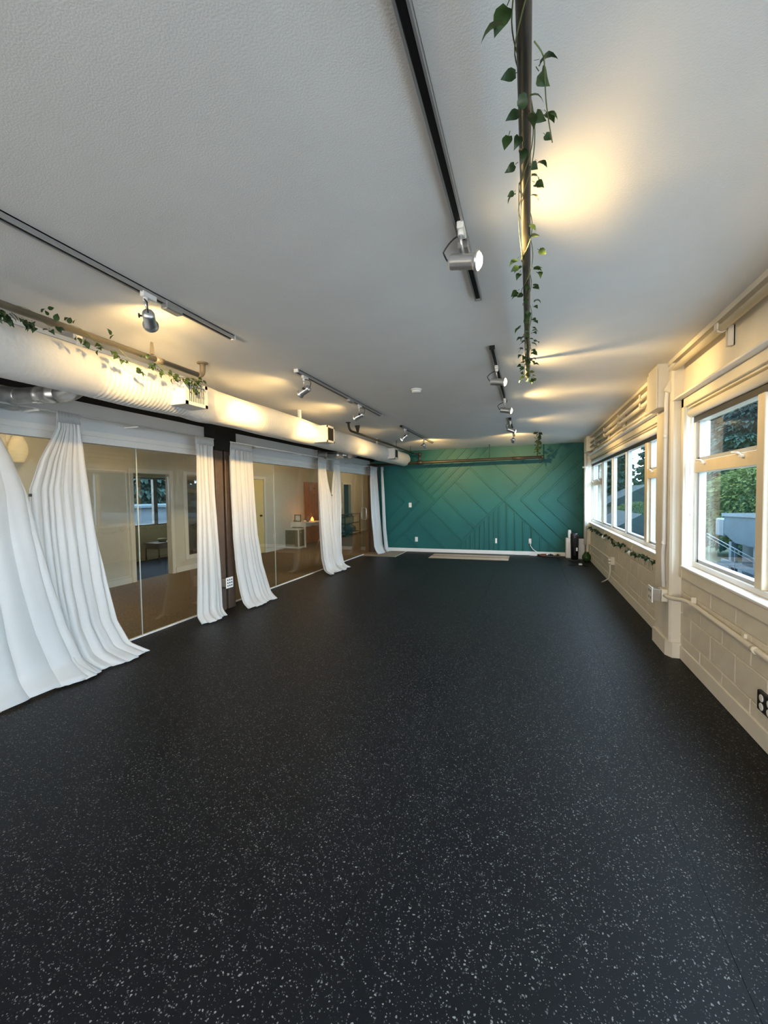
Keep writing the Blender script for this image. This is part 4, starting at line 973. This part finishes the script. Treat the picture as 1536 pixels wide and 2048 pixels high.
obj('tank', MB().lathe((-6.42, 16.98, .85), (0, 0, 1), [(0, .06), (.02, .08), (.42, .08), (.48, .05), (.52, .025)], 16), M_red, fe)
obj('valve', MB().lathe((-6.42, 16.98, 1.37), (0, 0, 1), [(0, .02), (.05, .02)], 8).box(-6.46, -6.34, 16.965, 16.995, 1.42, 1.45), M_black, fe)
ws = thing('wood_stool', 'pale wooden stool at the lobby end below the extinguisher', 'stool', (-6.3, 16.8, 0))
obj('seat', MB().box(-6.48, -6.1, 16.6, 17.0, .42, .46, .01), M_woodleg, ws)
for a in (-6.45, -6.13):
    for b in (16.63, 16.97): obj('leg', MB().tube([(a, b, 0), (a, b, .42)], .018, 8), M_woodleg, ws)
# paper lantern, lobby lamps
pl_ = thing('paper_lantern', 'ribbed paper wall lantern seen past the nearest curtains', 'lamp', (-6.5, 3.74, 2.1))
n = 8; prof = []
for i in range(n*4+1):
    f = i/(n*4); prof.append((f*.34,   .035+.065*math.sin(PI*(f*.86+.07)) + .004*abs(math.sin(PI*n*f))))
obj('shade', MB().lathe((-6.40, 3.72, 1.97), (0, 0, 1), prof, 22), M_paper, pl_)
obj('bracket', MB().box(-6.535, -6.40, 3.71, 3.73, 2.31, 2.325).box(-6.549, -6.535, 3.66, 3.78, 2.24, 2.38), M_white, pl_)
def ceiling_lamp(label, x, y, watts):
    t = thing('ceiling_lamp', label, 'lamp', (x, y, H))
    obj('base', MB().lathe((x, y, H), (0, 0, -1), [(0, .08), (.02, .08)], 20), M_white, t)
    obj('globe', MB().lathe((x, y, H-.02), (0, 0, -1), [(0, .12), (.03, .13), (.06, .11), (.08, .06), (.085, .001)], 20), M_paper, t)
    L = bpy.data.lights.new('bulb', 'POINT'); L.energy = watts; L.color = (1, .74, .42); L.shadow_soft_size = .1
    lo = bpy.data.objects.new('bulb', L); COL.objects.link(lo); lo.parent = t; lo.location = Vector((x, y, H-.2))-wl(t)
ceiling_lamp('round ceiling lamp near the lobby doorway', -5.3, 3.4, LOBBY_W)
ceiling_lamp('round ceiling lamp over the lobby desk', -5.2, 9.2, LOBBY_W)
ceiling_lamp('round ceiling lamp at the lobby end', -5.2, 14.6, LOBBY_W)

# ================================================================== OUTDOORS
M_ground = mat('pale_concrete', (.22, .22, .215), .9, var=.2, scale=.6, spec=.08)
M_needle = mat('conifer_needles', (.022, .042, .038), .8, var=.4, scale=3, trans=.15, spec=.08)
M_deci = mat('yellow_green_leaves', (.055, .075, .024), .7, var=.4, scale=2, trans=.25, spec=.08)
M_bark = mat('bark', (.05, .035, .025), .9, spec=.08)
M_roofing = mat('grey_shingle', (.017, .021, .025), .8, var=.2, scale=3, spec=.08)
M_hvac = mat('weathered_blue_metal', (.017, .032, .045), .5, var=.2, scale=1.5, spec=.08)
M_hvacl = mat('pale_metal', (.045, .062, .076), .45, var=.1, scale=2, spec=.08)
M_siding = mat('house_siding', (.07, .07, .068), .8, var=.1, scale=2, spec=.08)
smesh('ground', MB().box(-120, 120, -120, 160, -4.3, -4.0), M_ground, 'pale concrete ground outside below the windows')
smesh('ground', MB().box(9.5, 60, 25.5, 150, -4.0, -3.93).box(1.6, 9.5, 32, 150, -4.0, -3.93), mat('woodland_floor', (.03, .045, .02), .95, var=.4, scale=.8), 'dark green woodland floor under the trees')
bl = struct('building_shell', 'outer wall of the studio building below the floor')
obj('wall', MB().box(-8.9, 1.42, YN-.2, 17.3, -4.0, -.09), M_siding, bl)
def tree_mesh(kind, h, R, n, seed):
    rnd = random.Random(seed); bm = bmesh.new()
    for i in range(n):
        if kind == 'conifer':
            f = rnd.random()**.75; z = h*(.06+.94*f); rad = R*(1-f)**.8*(.75+.3*math.sin(z*5.1))*math.sqrt(rnd.uniform(.25, 1)) + .05
        else:
            th = math.acos(rnd.uniform(-1, 1)); rs = rnd.uniform(.6, 1)**.5
            z = h*.62 + h*.38*math.cos(th)*rs; rad = R*math.sin(th)*rs*(.8+.3*rnd.random())
        a = rnd.uniform(0, 2*PI); c = Vector((rad*math.cos(a), rad*math.sin(a), z))
        s = rnd.uniform(.13, .30)*(h/9)
        out = Vector((math.cos(a), math.sin(a), rnd.uniform(-.9, .1) if kind == 'conifer' else rnd.uniform(-.6, .6))).normalized()
        t = out.cross(Vector((rnd.uniform(-1, 1), rnd.uniform(-1, 1), 1))).normalized()
        v = [bm.verts.new(c), bm.verts.new(c+out*s+t*s*.38), bm.verts.new(c+out*s*1.6+Vector((0, 0, -s*.25))), bm.verts.new(c+out*s-t*s*.38)]
        bm.faces.new(v)
    me = bpy.data.meshes.new('foliage'); bm.to_mesh(me); bm.free(); me.materials.append(M_needle if kind == 'conifer' else M_deci); return me
CON = [tree_mesh('conifer', 15.5, 3.7, 21000, 1), tree_mesh('conifer', 19, 4.0, 24000, 2)]
DEC = [tree_mesh('deciduous', 7.5, 3.6, 15000, 3)]
def tree(label, me, x, y, s, h, cat='tree'):
    t = thing('conifer_tree' if me in CON else 'leafy_tree', label, 'tree', (x, y, -4.0))
    o = bpy.data.objects.new('foliage', me); COL.objects.link(o); o.parent = t; o.scale = (s,)*3; o.rotation_euler = (0, 0, random.uniform(0, 6.28)); o['kind'] = 'stuff'
    obj('trunk', MB().tube([(x, y, -4.0), (x, y, -4+h*.8*s)], [.28*s, .06*s], 8), M_bark, t)
GRP = 'dark conifers beyond the windows'
for i, (x, y, k, s) in enumerate([(16.5, 41.5, 0, .95), (23, 40, 1, .95), (24, 49, 1, 1.0), (31, 46, 1, 1.1), (18, 64, 1, .95), (26, 59, 1, 1.1), (33, 66, 1, 1.1), (14.5, 84, 1, 1.0), (22, 88, 1, 1.1), (28, 78, 1, 1.1), (8.5, 72, 0, .75), (25, 31, 1, 1.0), (23, 22, 0, .95), (24.5, 13, 1, .9), (32, 19, 1, 1.0), (33, 31, 1, 1.0), (12, 100, 1, 1.1)]):
    tree('dark conifer in the wood beyond the windows', CON[k], x, y, s, 13)
ORD = 'first second third fourth fifth sixth seventh eighth ninth tenth eleventh twelfth thirteenth fourteenth fifteenth sixteenth seventeenth'.split()
tl = sorted([o for o in COL.objects if o.name.startswith('conifer_tree')], key=lambda o: math.atan2(o.location.x, o.location.y))
for o, w_ in zip(tl, ORD):
    o['group'] = GRP; o['label'] = 'dark conifer, %s from the left among those beyond the right hand windows' % w_
tree('yellow green broadleaf tree behind the blue metal roof unit', DEC[0], 14.2, 33.2, .95, 7)
tree('yellow green broadleaf tree before the shingled house', DEC[0], 10.2, 48, .6, 7)
# neighbouring flat roof with metal unit
nb = thing('neighbour_building', 'low flat roofed grey building outside the near window', 'building', (9, 16, -4))
obj('wall', MB().box(5.2, 13, 8, 25, -4, -2.25), M_siding, nb)
obj('roof', MB().box(5.0, 13.2, 7.8, 25.2, -2.25, -2.1), M_roofing, nb)
obj('parapet', MB().box(5.0, 5.15, 7.8, 25.2, -2.1, -1.85), M_hvacl, nb)
hv = thing('rooftop_unit', 'big blue grey metal unit on the neighbouring roof', 'machine', (8, 17, -2.1))
obj('housing', MB().prism([(12.6, -.42), (18.3, -.42), (19.2, -.15), (19.2, .52), (12.6, .72)], 'x', 7.0, 9.2), M_hvac, hv)
obj('top_cap', MB().prism([(12.5, .68), (19.25, .50), (19.25, .62), (12.5, .92)], 'x', 6.93, 9.3), M_hvacl, hv)
obj('hood', MB().box(7.0, 8.4, 19.2, 20.0, -.30, .40, .05), M_hvacl, hv)
for y in (13.2, 15.5, 17.0, 18.8): obj('leg', MB().box(7.05, 7.25, y-.1, y+.1, -2.1, -.42), M_hvacl, hv)
obj('cross_bar', MB().box(6.95, 7.05, 12.6, 19.3, -1.30, -1.12), M_hvacl, hv)
obj('lower_body', MB().box(7.5, 9.0, 12.8, 19.0, -2.1, -.42), M_hvac, hv)
lg = thing('louvre_unit', 'slatted metal vent low on the neighbouring roof', 'vent', (6.5, 16.5, -2.1))
obj('body', MB().box(6.4, 6.8, 14.0, 16.6, -2.1, -1.42, .02), M_hvac, lg)
for i in range(7): obj('slat', MB().rbox((6.37, 15.3, -2.0+i*.085), (.06, 2.5, .02), Matrix.Rotation(.5, 3, 'Y')), M_hvacl, lg)
rl = thing('handrail', 'pale sloping handrail on the neighbouring roof', 'rail', (6.6, 18, -2.1))
obj('bar', MB().tube([(6.7, 19.9, -.22), (6.7, 15.4, -.80)], .016, 8).tube([(6.7, 19.9, -.34), (6.7, 15.4, -.92)], .012, 8), M_hvacl, rl)
for y in (19.6, 17.5, 15.6): obj('post', MB().tube([(6.7, y, -2.1), (6.7, y, -.22-(19.9-y)*.129)], .014, 8), M_hvacl, rl)
def house(label, x, y, w, d, z, rz):
    t = thing('house', label, 'house', (x, y, -4))
    obj('wall', MB().box(x-w/2, x+w/2, y-d/2, y+d/2, -4, z), M_siding, t)
    obj('roof', MB().prism([(x-w/2-.4, z-.15), (x+w/2+.4, z-.15), (x, rz)], 'y', y-d/2-.4, y+d/2+.4), M_roofing, t)
    obj('gutter', MB().box(x-w/2-.5, x-w/2-.4, y-d/2-.4, y+d/2+.4, z-.2, z-.05), M_hvacl, t)
    for i in range(3):
        yy = y-d/2+d*(i+.5)/3
        f = obj('window', MB().box(x-w/2-.05, x-w/2, yy-.6, yy+.6, z-1.7, z-.6), M_ext_sash, t)
        obj('pane', MB().box(x-w/2-.06, x-w/2-.05, yy-.5, yy+.5, z-1.6, z-.7), M_hvac, f)
house('shingled house seen through the far window bank', 12.5, 57.5, 8, 8, .2, 2.3)
house('lower shingled house before the wood', 7.5, 38, 5, 8, -1.6, -.1)
house('shingled house at the edge of the wood', 20.0, 74.5, 8, 8, .6, 3.0)
# beyond the side room window
for i_, (x_, y_) in enumerate(((-31, 20), (-31, 27.5), (-32, 35), (-31, 42.5), (-38, 31))):
    tree('%s dark conifer behind the long grey building' % ('first', 'second', 'third', 'fourth', 'hindmost')[i_], CON[1], x_, y_, .95, 13)
bd = thing('warehouse', 'long grey building beyond the side room window', 'building', (-20, 24, -4))
obj('wall', MB().box(-24, -19, 15, 36, -4, 1.0), mat('dull_blue_siding', (.02, .03, .042), .7, var=.3, scale=.5), bd)
obj('roof', MB().box(-24.3, -18.8, 14.8, 36.2, 1.0, 1.12), M_hvacl, bd)
